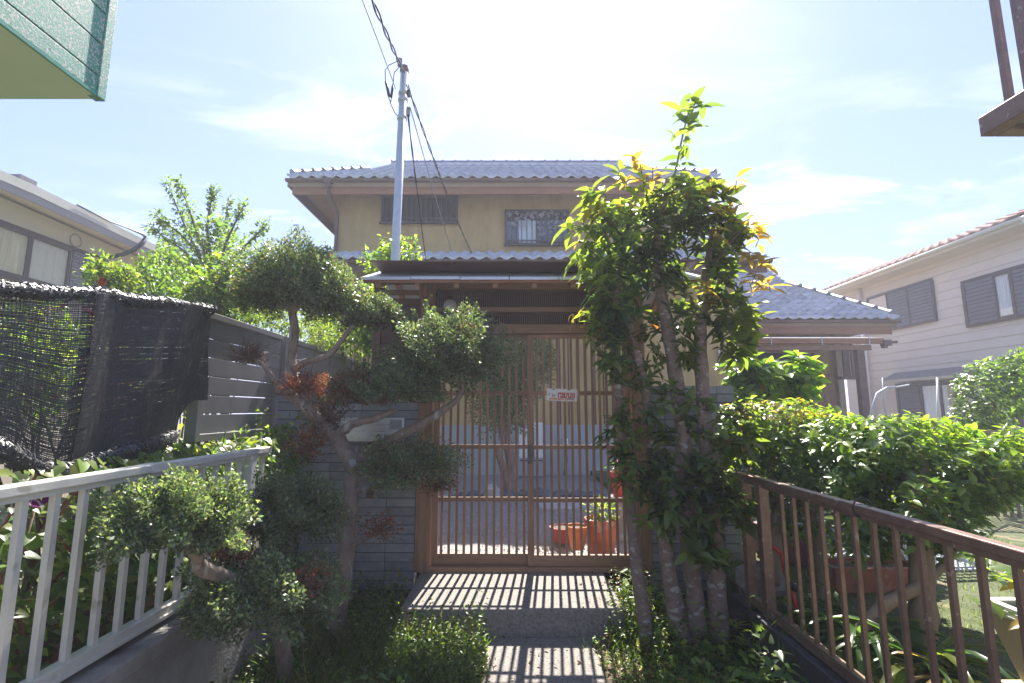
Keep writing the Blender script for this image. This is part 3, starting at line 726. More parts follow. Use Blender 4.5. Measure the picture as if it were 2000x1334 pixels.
# lattice window on the front wall next to the trees
w1 = P(1400, 682, LY); w2 = P(1421, 710, LY)
wd = MB().box(w1.x, w2.x, LY - .03, LY - .003, w2.z, w1.z).build('window', CURT, house)
for k in range(4):
    xx = w1.x + (w2.x - w1.x) * k / 3
    MB().box(xx - .01, xx + .01, LY - .045, LY - .031, w2.z, w1.z).build('muntin', WOOD, wd)
for k in range(4):
    zz = w2.z + (w1.z - w2.z) * k / 3
    MB().box(w1.x, w2.x, LY - .046, LY - .032, zz - .01, zz + .01).build('muntin', WOODH, wd)
# things fixed low on the front wall
MB().box(P(1099, 850, LY).x, P(1108, 850, LY).x, LY - .12, LY, P(1100, 867, LY).z, P(1100, 856, LY).z).build('outdoor_socket', WHITEP, house, bevel=.005)
MB().tube([P(1104, 867, LY - .06), P(1106, 900, LY - .06), P(1103, 930, LY - .08), P(1095, 945, LY - .1)], .025, 8).build('drain_hose', RUBBER, house, smooth=True)
for k in range(7):
    xx = gx(1080) * 0 + P(1092 + k * 17, 740, LY).x
    MB().box(xx, xx + .03, LY - .02, LY - .002, FZT + .01, 3.6).build('wall_batten', DARKWOOD, house)

# veranda roof in front of the wing
VRY = 10.6
t = thing('veranda_roof', 'low brown veranda awning with a pale plastic roof and gutter below the tiled wing', 'awning', (P(1600, 670, VRY).x, VRY, 0.2))
xa, xb = P(1385, 663, VRY).x, P(1722, 663, VRY).x; z0 = P(1600, 661, VRY).z
MB().prism([(xa, VRY, z0), (xb, VRY, z0), (xb, VRY + 1.6, z0 + .28), (xa, VRY + 1.6, z0 + .28)], (0, 0, .012)).build('roof_sheet', CREAMPL, t)
MB().box(xa, xb + .0, VRY - .07, VRY - .01, P(1600, 672, VRY).z, z0 + .0).build('gutter', FASCIA, t, bevel=.01)
for px in (1502, 1600, 1692):
    MB().box(P(px, 668, VRY).x, P(px, 668, VRY).x + .02, VRY - .085, VRY - .071, P(1600, 675, VRY).z, z0 + .012).build('gutter_bracket', STEEL, t)
e = P(1722, 668, VRY - .04)
MB().cbox((e.x + .09, e.y, e.z - .02), .17, .14, .13).cbox((e.x + .05, e.y, e.z - .10), .09, .09, .07).tube([(e.x + .17, e.y, e.z), (e.x + .34, e.y, e.z + .005)], .035, 8).build('gutter_end', COPPER, t, bevel=.008)
MB().box(xa, P(1699, 675, VRY + .1).x, VRY + .06, VRY + .16, P(1600, 684, VRY + .1).z, P(1600, 674, VRY + .1).z).build('beam', WOODH, t)
pt, pb = P(1677, 684, VRY + .11), P(1687, 800, VRY + .11)
MB().bar((pt.x, VRY + .11, 0.25), (pt.x, VRY + .11, pt.z), .16, .13, up=(0, 1, 0)).build('post', DARKWOOD, t)
for k in range(3):
    a = P(1646 + k * 8, 690, VRY + 1.3)
    MB().box(a.x, a.x + (.06 if k else .12), VRY + 1.3, VRY + 1.35, P(1650, 735, VRY + 1.3).z, z0 + .2).build('hanging_slat', DARKWOOD, t)
a = P(1641, 735, VRY + 1.3); b_ = P(1668, 741, VRY + 1.3)
MB().box(a.x, b_.x + .1, VRY + 1.25, VRY + 1.4, b_.z, a.z).build('hanging_shelf', DARKWOOD, t)

# ================================================================== NEIGHBOURING HOUSES
# --- cream gabled house beyond the net
LXW, LXE = -9.0, -8.45
lh = thing('gabled_house', 'cream rendered house with curtained windows under a low gable', 'house', (-12, 8, 0.2))
ap = PX(66, 368, LXE); fe = PX(366, 514, LXE)
slope = (ap.z - fe.z) / (fe.y - ap.y)
yn = ap.y - 5.5
def rz(y): return ap.z - abs(y - ap.y) * slope
wy1 = fe.y - 0.55
MB().prism([(LXW, yn + .5, 0.0), (LXW, wy1, 0.0), (LXW, wy1, rz(wy1) - .16), (LXW, ap.y, ap.z - .16), (LXW, yn + .5, rz(yn + .5) - .16)], (-7, 0, 0)).build('wall', LHW, lh)
rfm = MB().prism([(LXE, yn, rz(yn)), (LXE, ap.y, ap.z), (LXE, fe.y, rz(fe.y)), (LXE, fe.y, rz(fe.y) - .10), (LXE, ap.y, ap.z - .10), (LXE, yn, rz(yn) - .10)], (-8, 0, 0)).build('roof', LHW, lh)
for a, b_ in ((yn, ap.y), (ap.y, fe.y)):
    MB().prism([(LXE, a, rz(a) + .05), (LXE, b_, rz(b_) + .05), (LXE, b_, rz(b_) - .11), (LXE, a, rz(a) - .11)], (.03, 0, 0)).build('verge_board', LHT, rfm)
    MB().prism([(LXE, a, rz(a) - .112), (LXE, b_, rz(b_) - .112), (LXE, b_, rz(b_) - .25), (LXE, a, rz(a) - .25)], (.02, 0, 0)).build('barge_board', LHG, rfm)
    MB().prism([(LXE - .1, a, rz(a) + .02), (LXE - .1, b_, rz(b_) + .02), (LXE - 7.9, b_, rz(b_) + .02), (LXE - 7.9, a, rz(a) + .02)], (0, 0, .06)).build('roof_covering', GREYAL, rfm)
MB().box(LXE - 7, LXE - .12, ap.y - .14, ap.y + .16, ap.z + .04, ap.z + .2).build('ridge_cap', GREYAL, rfm)
MB().cbox((LXE - .35, ap.y + .35, ap.z + .03), .5, .55, .1, rx=-math.atan(slope)).build('vent_cowl', PLASTER, rfm, bevel=.01)
# window band: frame, sashes, panes, curtains, louvred shutter
def side_window(parent, X, sg, segs, zt, zb, fm=None, drop=None):
    """opening on a wall x = X facing sg; segs: (y0, y1, kind)"""
    fm = fm or BRONZE
    y0, y1 = segs[0][0], segs[-1][1]
    fr = MB().box(X, X + sg * .06, y0 - .05, y1 + .05, zt, zt + .07).box(X, X + sg * .07, y0 - .05, y1 + .05, zb - .07, zb).box(X, X + sg * .06, y0 - .06, y0, zb, zt).box(X, X + sg * .06, y1, y1 + .06, zb, zt).build('window', fm, parent)
    for a, b_, kd in segs:
        if kd == 'louvre' or kd == 'louvre_dark':
            mm = SHUT if kd == 'louvre' else SHUTD
            n = max(8, int((zt - zb) / (.055 if kd == 'louvre' else .095))); h = (zt - zb) / n
            sh = MB().box(X + sg * .015, X + sg * .03, a, b_, zb, zt).build('shutter', mm, fr)
            me = MB().prism([(0, 0, 0), (sg * .022, 0, 0.006), (sg * .008, 0, h * .95)], (0, b_ - a, 0)).mesh('louvre_slat', mm)
            for k in range(n): link('louvre_slat', me, sh, Matrix.Translation((X + sg * .032, a, zb + k * h)))
            MB().box(X + sg * .03, X + sg * .066, b_ - .035, b_, zb, zt).build('sash', fm, fr)
        elif kd == 'panel':
            MB().box(X + sg * .01, X + sg * .03, a, b_, zb, zt).build('shutter_box', SIDING, fr)
        else:
            cm = {'cream': CURT, 'ochre': CURTO, 'white': CURTW, 'dark': DARKIN}[kd]
            m = MB(); n = 40
            for z in (zb, zt):
                for k in range(n + 1):
                    m.v.append((X + sg * (.018 + .009 * math.sin(k * 1.35) + .004 * math.sin(k * .6)), a + (b_ - a) * k / n, z))
            m.f += [(k, k + 1, n + 2 + k, n + 1 + k) for k in range(n)]
            m.build('curtain_and_reflection', cm, fr, smooth=True)
            MB().box(X + sg * .038, X + sg * .042, a + .03, b_ - .03, zb, zt).build('pane', GLASS, fr)
            MB().box(X + sg * .03, X + sg * .062, a, a + .04, zb, zt).box(X + sg * .03, X + sg * .062, b_ - .04, b_, zb, zt).box(X + sg * .03, X + sg * .06, a + .04, b_ - .04, zb, zb + .05).box(X + sg * .03, X + sg * .06, a + .04, b_ - .04, zt - .05, zt).build('sash', fm, fr)
    return fr
def yl(px): return PX(px, 500, LXW + .03).y
wt = PX(0, 437, LXW + .03).z; wb = PX(0, 533, LXW + .03).z
side_window(lh, LXW, 1, [(yl(-160), yl(-60), 'cream'), (yl(-60), yl(54), 'ochre'), (yl(54), yl(136), 'cream'), (yl(142), yl(210), 'louvre')], wt, wb)
c = PX(148, 470, LXW + .02)
m = MB(); m.tube([(c.x, c.y + .13 * math.cos(a), c.z + .13 * math.sin(a)) for a in np.linspace(0, 6.283, 17)], .012, 5); m.build('vent_ring', LHG, lh)
pts = [PX(213, 503, LXW + .06), PX(240, 497, -8.6), PX(262, 488, -8.3), PX(278, 475, -8.28), PX(285, 464, -8.3), PX(278, 457, -8.35), PX(250, 446, -8.38), PX(215, 433, -8.4), PX(150, 400, -8.4)]
tag(MB().tube(pts, [.05, .05, .05, .05, .045, .03, .015, .015, .015], 8).build('roof_cable', RUBBER, None, smooth=True), 'thick black cable looping from the cream gable down to its window shutter', 'cable')

# --- pale sided house on the right
RX = 12.0
rh = thing('sided_house', 'pale weatherboarded house with dark louvred windows and brown tiled roof', 'house', (15, 15, 0.2))
ry0, ry1 = 10.9, PX(1640, 600, RX).y
ea = PX(1990, 432, 11.45); EZr = ea.z
MB().box(RX + .02, RX + 8, ry0, ry1, 0.0, EZr).build('wall', SIDING, rh)
bh = 0.248
nb = int((EZr - 0.35) / bh)
for k in range(nb + 1):
    z = 0.3 + k * bh; z1 = min(z + bh - .004, EZr)
    MB().prism([(RX - .006, ry0, z), (RX + .008, ry0, z1), (RX + .02, ry0, z1), (RX + .02, ry0, z)], (0, ry1 - ry0, 0)).build('siding_board', SIDING, rh)
rsl = 0.42
rr = MB().prism([(11.45, ry0 - .5, EZr - .02), (11.45 + 4.2, ry0 - .5, EZr + 4.2 * rsl), (11.45 + 4.2, ry1 + .45, EZr + 4.2 * rsl), (11.45, ry1 + .45, EZr - .02)], (0, 0, .1)).build('roof', SIDING, rh)
MB().box(11.42, 11.45, ry0 - .5, ry1 + .45, EZr - .09, EZr + .06).build('fascia_board', LHT, rr)
MB().box(11.45, 12.0, ry0 - .5, ry1 + .45, EZr - .09, EZr - .04).build('soffit', SIDING, rr)
gm = MB(); gm.tube([(11.38, ry0 - .5, EZr + .02), (11.38, ry1 + .45, EZr + .02)], .055, 8); gm.build('gutter', LHT, rr, smooth=True)
tmr = tile_mesh(1, .035, .30, .30); mer = tmr.mesh('roof_tile', RTILE, smooth=True)
th = math.atan(rsl); cth, sth = math.cos(th), math.sin(th)
Br = Matrix(((0, cth, -sth, 0), (-1, 0, 0, 0), (0, sth, cth, 0), (0, 0, 0, 1)))
rest = MB()
for r in range(8):
    for i in range(int((ry1 - ry0 + .9) / .30)):
        W = Matrix.Translation((11.44 + r * .30 * cth, ry1 + .44 - i * .30, EZr + .09 + r * .30 * sth)) @ Br
        if r < 3: link('roof_tile', mer, rr, W)
        else: rest.add([W @ Vector(v) for v in tmr.v], tmr.f)
rest.build('upper_tiles', RTILE, rr, smooth=True, kind='stuff')
def yr(px): return PX(px, 600, RX - .03).y
za, zb_ = PX(1825, 546, RX - .04).z, PX(1828, 622, RX - .04).z
side_window(rh, RX - .005, -1, [(yr(1824), yr(1775), 'louvre_dark'), (yr(1775), yr(1734), 'louvre_dark'), (yr(1734), yr(1698), 'panel')], za, zb_)
za, zb_ = PX(1885, 553, RX - .04).z, PX(1893, 634, RX - .04).z
side_window(rh, RX - .005, -1, [(yr(2075), yr(2040), 'louvre_dark'), (yr(2040), yr(1984), 'louvre_dark'), (yr(1984), yr(1948), 'white'), (yr(1948), yr(1888), 'louvre_dark')], za, zb_)
za, zb_ = PX(1740, 755, RX - .04).z, 0.75
side_window(rh, RX - .005, -1, [(yr(1960), yr(1908), 'white'), (yr(1908), yr(1862), 'white'), (yr(1862), yr(1818), 'cream'), (yr(1818), yr(1781), 'white'), (yr(1777), yr(1736), 'louvre_dark')], za, zb_)
aw = MB().prism([(RX - .5, yr(1900), za + .12), (RX, yr(1900), za + .38), (RX, yr(1732), za + .38), (RX - .5, yr(1732), za + .12)], (0, 0, .04)).build('window_awning', GREYAL, rh)
MB().box(RX - .54, RX - .5, yr(1900), yr(1732), za + .10, za + .17).build('awning_edge', LHT, aw)
a = PX(1690, 690, RX - .08)
MB().tube([(RX - .08, a.y, EZr), (RX - .08, a.y, .3)], .06, 8).build('downpipe', WHITEP, rh, smooth=True)

# --- green house bay overhead at the left
c = PX(202, 196, -2.5)
gh = thing('green_house', 'green fleck-boarded house with a jutting upper bay overhead', 'house', (-4, 1, 0.2))
X1, Y1, Z1 = -2.5, c.y, c.z
MB().box(-6, X1 - .03, -4, Y1 - .03, Z1 + .012, Z1 + 3.2).build('bay_wall', GREENT, gh)
MB().box(-6, X1 - .012, -4, Y1 - .012, Z1, Z1 + .012).build('soffit', GREENE, gh)
MB().box(-7, -4.2, -4, Y1 - .5, 0.0, Z1).build('lower_wall', GREENS, gh)
k = 0; z = Z1 + .014
while z < Z1 + 3.1:
    h = .115 if k == 0 else .205
    MB().box(X1 - .03, X1, -4, Y1 - .055, z, z + h - .008).build('siding_board', GREENS, gh, bevel=.004)
    MB().box(-6, X1 - .06, Y1 - .03, Y1 - .0, z, z + h - .008).build('siding_board', GREENS, gh, bevel=.004)
    z += h; k += 1
MB().box(X1 - .055, X1 + .008, Y1 - .053, Y1 + .008, Z1 - .004, Z1 + 3.2).build('corner_trim', GREENS, gh, bevel=.004)
MB().box(X1 - .012, X1 + .003, -4, Y1 - .055, Z1 - .006, Z1 + .013).build('bottom_trim', GREENT, gh)

# --- brown balcony overhead at the right
c = PX(1909, 231, 2.6); cb = PX(1914, 268, 2.6)
bl = thing('balcony', 'brown metal balcony corner with upright bars overhead', 'balcony', (3.4, 1.5, cb.z))
MB().box(2.6, 2.68, -3, c.y, cb.z, c.z).build('edge_beam', BROWNAL, bl, bevel=.006)
MB().box(2.68, 4.6, c.y - .08, c.y, cb.z, c.z).build('edge_beam', BROWNAL, bl, bevel=.006)
MB().box(2.68, 4.6, -3, c.y - .08, cb.z + .03, cb.z + .06).build('deck', GREYAL, bl)
MB().box(2.61, 2.66, -3, c.y - .005, c.z + 1.05, c.z + 1.11).build('top_rail', BROWNAL, bl)
for i, y in enumerate(np.arange(c.y - .13, -2.5, -.13)):
    wdt = .055 if i in (1, 9) else .03
    MB().box(2.62, 2.62 + wdt, y - wdt, y, c.z, c.z + 1.05).build('baluster', BROWNAL, bl)
MB().box(2.62, 2.72, c.y - .42, c.y - .30, c.z, c.z + 2.6).build('post', BROWNAL, bl)
for i in range(12):
    x = 2.86 + i * .13
    MB().box(x, x + .028, c.y - .05, c.y - .02, c.z, c.z + 1.05).build('baluster', BROWNAL, bl)
MB().box(2.66, 4.6, c.y - .06, c.y - .01, c.z + 1.05, c.z + 1.11).build('top_rail', BROWNAL, bl)
MB().box(3.9, 4.6, -3, c.y - .6, 0.25, cb.z + .03).build('support_wall', SIDING, bl)

# ================================================================== RAILINGS, FENCE, NET
def railing(label, X, ys, zt, zb, mats, wd, posts, y0, rail_w, group=None):
    t = thing('railing', label, 'railing', (X, 2, zb))
    yend = max(max(ys), max(posts)) + .035
    MB().box(X - rail_w / 2, X + rail_w / 2, y0, yend, zt - .035, zt).build('top_rail', mats, t, bevel=.005)
    MB().box(X - rail_w * .32, X + rail_w * .32, y0, yend, zt - .055, zt - .035).build('rail_lip', mats, t)
    MB().box(X - rail_w * .4, X + rail_w * .4, y0, yend, zb - .02, zb + .02).build('bottom_rail', mats, t, bevel=.003)
    MB().box(X - rail_w * .52, X + rail_w * .52, y0, yend, zb - .028, zb - .014).build('rail_lip', mats, t)
    me = MB().box(-wd / 2, wd / 2, -wd / 2, wd / 2, zb + .02, zt - .055).mesh('baluster', mats)
    for y in ys:
        link('baluster', me, t, Matrix.Translation((X, y, 0)))
    MB().box(X - rail_w / 2 - .002, X + rail_w / 2 + .002, 2.18, 2.26, zt - .036, zt + .002).build('rail_sleeve', mats, t)
    MB().cbox((X, yend + .006, zt - .018), rail_w + .004, .012, .04).build('end_cap', mats, t)
    for y in posts:
        MB().cbox((X, y, zb - .11), .09, .09, .012).cbox((X - .03, y - .03, zb - .10), .012, .012, .012).cbox((X + .03, y - .03, zb - .10), .012, .012, .012).build('base_plate', mats, t)
        MB().box(X - .028, X + .028, y - .028, y + .028, zb - .13, zt - .035).build('post', mats, t, bevel=.003)
    return t
ysl = [1.647 + .1165 * k for k in range(-14, 12)] + [3.19]
railing('cream metal railing of upright bars on the concrete kerb', -1.6, ysl, 1.262, .592, CREAMAL, .023, [-.9, 1.05, 3.045], -2.5, .062)
ysr = [1.524 + .1165 * k for k in range(-14, 12)]
rl = railing('brown metal railing of thin upright bars by the hedge', 1.5, [y for y in ysr if y < 2.95], 1.095, .345, BROWNAL, .018, [-.9, 1.0, 3.02, 3.23], -2.5, .048)
a = P(1663, 982, 2.2)
m = MB(); m.tube([(1.5 + .04 * math.cos(q), 2.16, 1.083 + .042 * math.sin(q)) for q in np.linspace(0, 6.283, 15)], .004, 5)
tag(m.build('wire_ring', RUBBER, None, smooth=True), 'loop of black wire tied round the brown top rail', 'wire')

FXX = -2.1
ft = thing('slat_fence', 'dark grey fence of wide horizontal slats beyond the shade net', 'fence', (FXX, 4.8, .5))
FY0, FYm, FY1 = PX(386, 700, FXX).y, PX(541, 760, FXX).y, 6.9
zt_, zb2 = PX(386, 603, FXX).z, PX(372, 864, FXX).z
for (a, b_) in ((FY0, FYm), (FYm + .055, FY1 - .05)):
    n = 6; z0 = zb2 + .052; ph = (zt_ - .05 - z0) / n
    for k in range(n):
        MB().box(FXX - .012, FXX + .012, a + .045, b_ - .005, z0 + k * ph + .003, z0 + (k + 1) * ph - .003).build('slat', GREYAL, ft, bevel=.003)
    MB().box(FXX - .03, FXX + .03, a, b_, zt_ - .045, zt_).build('top_rail', GREYAL, ft, bevel=.004)
    MB().box(FXX - .03, FXX + .03, a, b_, zb2, zb2 + .05).build('bottom_rail', GREYAL, ft, bevel=.004)
    MB().box(FXX - .03, FXX + .03, a, a + .045, zb2 + .05, zt_ - .045).build('end_stile', GREYAL, ft)
for y in (FY0 + .12, FYm + .03, 5.4, FY1):
    MB().box(FXX - .10, FXX - .031, y - .035, y + .035, .45, zt_ - .03).build('post', GREYAL, ft, bevel=.003)
for y in (FY0 - 2.0,):
    MB().box(FXX - .10, FXX - .04, y - .03, y + .03, .45, 1.9).build('post', GREYAL, ft)

net = thing('shade_net', 'black woven shade net hung in folds over the garden fence', 'net', (FXX + .05, 2.4, 1.3))
def net_x(y, v): return FXX + .06 + .025 * math.sin(y * 9 + v * 2) + .008 * math.sin(y * 19 + 2.3 * v) + .004 * math.sin(y * 41 + v * 7) + .03 * v * math.sin(y * 5.3 + 1)
ztop = None
def lerp(t, x):
    for (a, b_), (c_, d) in zip(t, t[1:]):
        if x <= c_: return b_ + (d - b_) * (x - a) / (c_ - a)
    return t[-1][1]
ztop = sorted([(PX(px, py, FXX + .05).y, PX(px, py, FXX + .05).z) for px, py in [(-500, 545), (-250, 548), (0, 559), (90, 566), (170, 568), (280, 583), (384, 597), (420, 606)]])
botpx = [(-250, 800), (-120, 850), (0, 885), (40, 912), (90, 935), (150, 915), (230, 885), (320, 862), (352, 852), (362, 815), (384, 780)]
zbot = sorted([(PX(px, py, FXX + .05).y, PX(px, py, FXX + .05).z) for px, py in botpx])
def weave(y0, y1, dxo, pitch, wdt, name, v0=0.0):
    m = MB(); ny = int((y1 - y0) / .035)
    ysamp = [y0 + (y1 - y0) * i / ny for i in range(ny + 1)]
    nv = int(1.05 / pitch)
    for k in range(nv + 1):                       # horizontal threads
        v = k / nv; off = random.uniform(-.0014, .0014); base = len(m.v); ww = wdt * random.uniform(.85, 1.15)
        for y in ysamp:
            zt0, zb0 = lerp(ztop, y), lerp(zbot, y)
            z = zt0 + (zb0 - zt0) * v + off + .001 * math.sin(y * 31 + k * .1)
            x = net_x(y, v) + dxo
            m.v += [(x, y, z - ww / 2), (x + random.uniform(-.003, .003), y, z + ww / 2)]
        m.f += [(base + 2 * i, base + 2 * i + 2, base + 2 * i + 3, base + 2 * i + 1) for i in range(ny)]
    nu = int((y1 - y0) / pitch); nz = 26
    for k in range(nu + 1):                       # vertical threads
        y = y0 + (y1 - y0) * k / nu; base = len(m.v); ww = wdt * random.uniform(.45, .9); ph = random.uniform(-.002, .002)
        for i in range(nz + 1):
            v = i / nz; zt0, zb0 = lerp(ztop, y), lerp(zbot, y); x = net_x(y, v) + dxo + .002
            yy = y + .003 * math.sin(v * 20 + k) + ph
            m.v += [(x, yy - ww / 2, zt0 + (zb0 - zt0) * v), (x, yy + ww / 2, zt0 + (zb0 - zt0) * v)]
        m.f += [(base + 2 * i, base + 2 * i + 1, base + 2 * i + 3, base + 2 * i + 2) for i in range(nz)]
    m.build(name, NETM, net, kind='stuff')
yseam = PX(155, 700, FXX + .05).y
weave(1.0, yseam + .03, 0, .0105, .0061, 'thin_layer')
weave(yseam, 3.27, .012, .0092, .0079, 'outer_layer'); weave(yseam - .02, 3.24, -.03, .016, .007, 'inner_layer')
# bunched top and the rolled lower hem, both knitted from loops of thread
def hem(pts, r, n, name):
    pts = [Vector(p) for p in pts]; m = MB()
    for i in range(n):
        s = random.random() * (len(pts) - 1.001); k = int(s); p = pts[k].lerp(pts[k + 1], s - k); d = (pts[k + 1] - pts[k]).normalized()
        a = random.uniform(0, 6.28); sd = d.cross(Vector((0, 0, 1))).normalized(); u = sd.cross(d)
        rr_ = r * random.uniform(.55, 1.1)
        q = p + (sd * math.cos(a) + u * math.sin(a)) * rr_
        tdir = (d * random.uniform(-1, 1) + (u * math.cos(a) - sd * math.sin(a)) * random.uniform(-1, 1)).normalized()
        m.bar(q - tdir * .012, q + tdir * .012, .006, .003, up=(sd * math.cos(a) + u * math.sin(a)))
    m.tube(pts, [r * .75] * len(pts), 7)
    m.build(name, NETM, net, kind='stuff')
hem([(FXX + .06, y, lerp(ztop, y) - .012 + .006 * math.sin(y * 14)) for y in np.arange(1.0, 3.27, .09)], .034, 2600, 'bunched_top')
hem([(net_x(y, 1) + .01, y, lerp(zbot, y) + .01) for y in np.arange(1.0, PX(348, 855, FXX + .05).y, .07)], .045, 3600, 'rolled_hem')

# ================================================================== POLE AND WIRES
pb_, pt2 = P(762, 700, 5.05), P(790, 133, 5.05)
dv = (pt2 - pb_).normalized(); base = pb_ + dv * ((0.15 - pb_.z) / dv.z)
t = thing('service_pole', 'slim grey steel service pole rising behind the gate roof', 'utility pole', tuple(base))
MB().tube([base, pt2], [.048, .045], 14).build('shaft', STEEL, t, smooth=True)
MB().tube([pt2 - dv * .06, pt2 + dv * .012], .051, 14).build('cap', BROWNAL, t, smooth=True)
for k, s in ((0, .32), (1, .40), (2, .62)):
    q = pt2 - dv * s
    MB().tube([q - dv * .018, q + dv * .018], .054, 14).build('band_clamp', STEEL, t, smooth=True)
q = pt2 - dv * .33; MB().cbox(q + Vector((.065, -.02, 0)), .035, .05, .07).build('insulator', BRONZE, t, bevel=.006)
q = pt2 - dv * .55; MB().cbox(q + Vector((.07, -.02, 0)), .04, .05, .10).build('insulator', STONE, t, bevel=.008)
q = P(781, 122, 4.95); MB().cbox(q, .05, .05, .09, rz=.3).build('insulator', STONE, t, bevel=.01)
wt_ = thing('overhead_cable', 'twisted black overhead cable running from the pole top past the upper frame edge', 'cable', tuple(P(786, 135, 4.97)))
def twisted(p, q, r, n, amp, name, parent, m=RUBBER, sag=0.0, strands=2):
    p, q = Vector(p), Vector(q)
    for s in range(strands):
        pts = []
        for i in range(n + 1):
            f = i / n; a = f * n * .8 + s * 6.283 / strands
            pts.append(p.lerp(q, f) + Vector((amp * math.cos(a), 0, amp * math.sin(a) - sag * 4 * f * (1 - f))))
        MB().tube(pts, r, 5, cap=False).build(name, m, parent, smooth=True)
far = P(735, 0, 2.9) + (P(735, 0, 2.9) - P(790, 140, 4.98)) * 2.5
twisted(P(788, 142, 4.98), far, .0075, 60, .011, 'strand', wt_, sag=.05)
t2 = thing('overhead_cable', 'thin single overhead wire to the left of the twisted cable', 'cable', tuple(P(775, 175, 5.0)))
MB().tube([P(773, 174, 5.0), P(742, 90, 4.2), P(708, 0, 3.3), P(660, -130, 2.6)], .005, 5).build('strand', WIREG, t2, smooth=True)
t3 = thing('service_drop', 'twisted black wire dropping from the pole to the eave of the ochre house', 'cable', tuple(P(797, 175, 5.0)))
twisted(P(795, 165, 4.98), P(925, 503, WY - .1), .0065, 60, .009, 'strand', t3, sag=.1)
t4 = thing('service_drop', 'black wire from the lower pole bracket to the skirt roof', 'cable', tuple(P(797, 225, 5.0)))
twisted(P(797, 225, 5.0), P(834, 522, SY - .1), .006, 30, .005, 'strand', t4, sag=.05)
t6 = thing('service_drop', 'faint grey wire slanting across the ochre wall below the barred window', 'cable', tuple(P(805, 215, 5.0)))
MB().tube([P(801, 210, 5.0), P(843, 360, 7.6), P(883, 495, WY - .1)], .006, 5).build('strand', WIREG, t6, smooth=True)
t5 = thing('jumper_loop', 'pair of looped jumper wires with black sleeves left of the pole top', 'cable', tuple(P(755, 160, 4.95)))
MB().tube([P(775, 120, 4.95), P(760, 127, 4.95), P(752, 138, 4.95), P(753, 160, 4.95), P(758, 186, 4.95), P(764, 205, 4.97), P(772, 222, 5.0), P(780, 228, 5.05)], .005, 6).build('wire_loop', RUBBER, t5, smooth=True)
MB().tube([P(780, 131, 4.95), P(770, 142, 4.95), P(768, 160, 4.95), P(765, 188, 4.95), P(763, 200, 4.96)], .005, 6).build('wire_loop', RUBBER, t5, smooth=True)
MB().tube([P(754, 160, 4.95), P(760, 188, 4.95)], .016, 8).build('sleeve', RUBBER, t5, smooth=True)
MB().tube([P(767, 168, 4.95), P(764, 190, 4.95)], .014, 8).build('sleeve', RUBBER, t5, smooth=True)

# ================================================================== PLANTS
_s = [(0, 0), (.18, .36), (.42, .5), (.68, .38), (.88, .17), (1, 0)]
_v, _f = [], []
for s_, w_ in _s:
    for q_ in ((-1, 0, 1) if w_ else (0,)):
        _v.append((s_, q_ * w_, .09 * abs(q_) * w_ * 2 - .17 * s_ * s_))
_f = [(0, 1, 2), (0, 2, 3)]
for r_ in range(3):
    a_ = 1 + r_ * 3
    _f += [(a_, a_ + 3, a_ + 4, a_ + 1), (a_ + 1, a_ + 4, a_ + 5, a_ + 2)]
_f += [(10, 13, 11), (11, 13, 12)]
TF = (np.array(_v, float), _f)

def dpt(c): return (Vector(c) - EYE).dot(Vector((0, CP, SP)))
def pblob(cx, cy, rx, ry, Y, n, dep=None, **k):
    c = P(cx, cy, Y); d = dpt(c)
    R = (rx / FPX * d, (dep if dep else (rx + ry) / 2 / FPX * d), ry / FPX * d)
    return blob(c, R, n, **k)
PADK = 1.5
def pad(parent, cx, cy, rx, ry, Y, n, cols=G_NIWAKI, Ln=.014, ratio=.5, seed=0.0, dep=None, m=None, name='foliage_pad', zlo=-.45, wts=None, T=T4, thick=.46, amp=.33, twigs=60, label=None):
    if name == 'foliage_pad': n = int(n * PADK); Ln *= 1.62
    p, d = pblob(cx, cy, rx, ry, Y, n, dep, seed=seed, zlo=zlo, thick=thick, amp=amp, f=4.0)
    n = len(p)
    if name == 'foliage_pad':
        k_ = n // 8; p[:k_] += (d[:k_] * .5 + np.array([0, 0, .5])) * (.055 * RNG.random((k_, 1)) ** 2)
    ax = d * .7 + rsphere(n) * .9 + np.array([0, 0, .25]); nr = d * .5 + rsphere(n) * .8 + np.array([0, 0, .5])
    me = leaf_mesh(name, p, ax, nr, Ln * RNG.uniform(.6, 1.3, n), ratio, tints(n, cols, wts), m or LEAFS, T)
    o = link(name, me, parent); o["kind"] = 'stuff'
    if label: o["label"] = label
    if twigs:
        c = P(cx, cy + ry * .35, Y); b = MB()
        for i in range(twigs):
            q = Vector(p[RNG.integers(n)]); mid = c.lerp(q, .55) + Vector(rsphere(1)[0]) * .03
            b.tube([c, mid, q], [.006, .004, .0015], 4, cap=False)
        b.build('twigs', TWIG, parent, kind='stuff')
    return o
def limb(parent, pts, rads, m, name='limb', n=9):
    """px, py, Y points joined by a smoothed, slightly knotty tube"""
    ps = [P(*p) for p in pts]
    out, rr_ = [], []
    for i in range(len(ps) - 1):
        p0, p1, p2, p3 = ps[max(i - 1, 0)], ps[i], ps[i + 1], ps[min(i + 2, len(ps) - 1)]
        for k in range(4):
            t = k / 4
            q = .5 * ((2 * p1) + (p2 - p0) * t + (2 * p0 - 5 * p1 + 4 * p2 - p3) * t * t + (3 * p1 - p0 - 3 * p2 + p3) * t ** 3)
            r = rads[i] + (rads[i + 1] - rads[i]) * t
            out.append(q + Vector(rsphere(1)[0]) * r * .10); rr_.append(r * random.uniform(.9, 1.12))
    out.append(ps[-1]); rr_.append(rads[-1])
    o = MB().tube(out, rr_, n).build(name, m, parent, smooth=True)
    return o

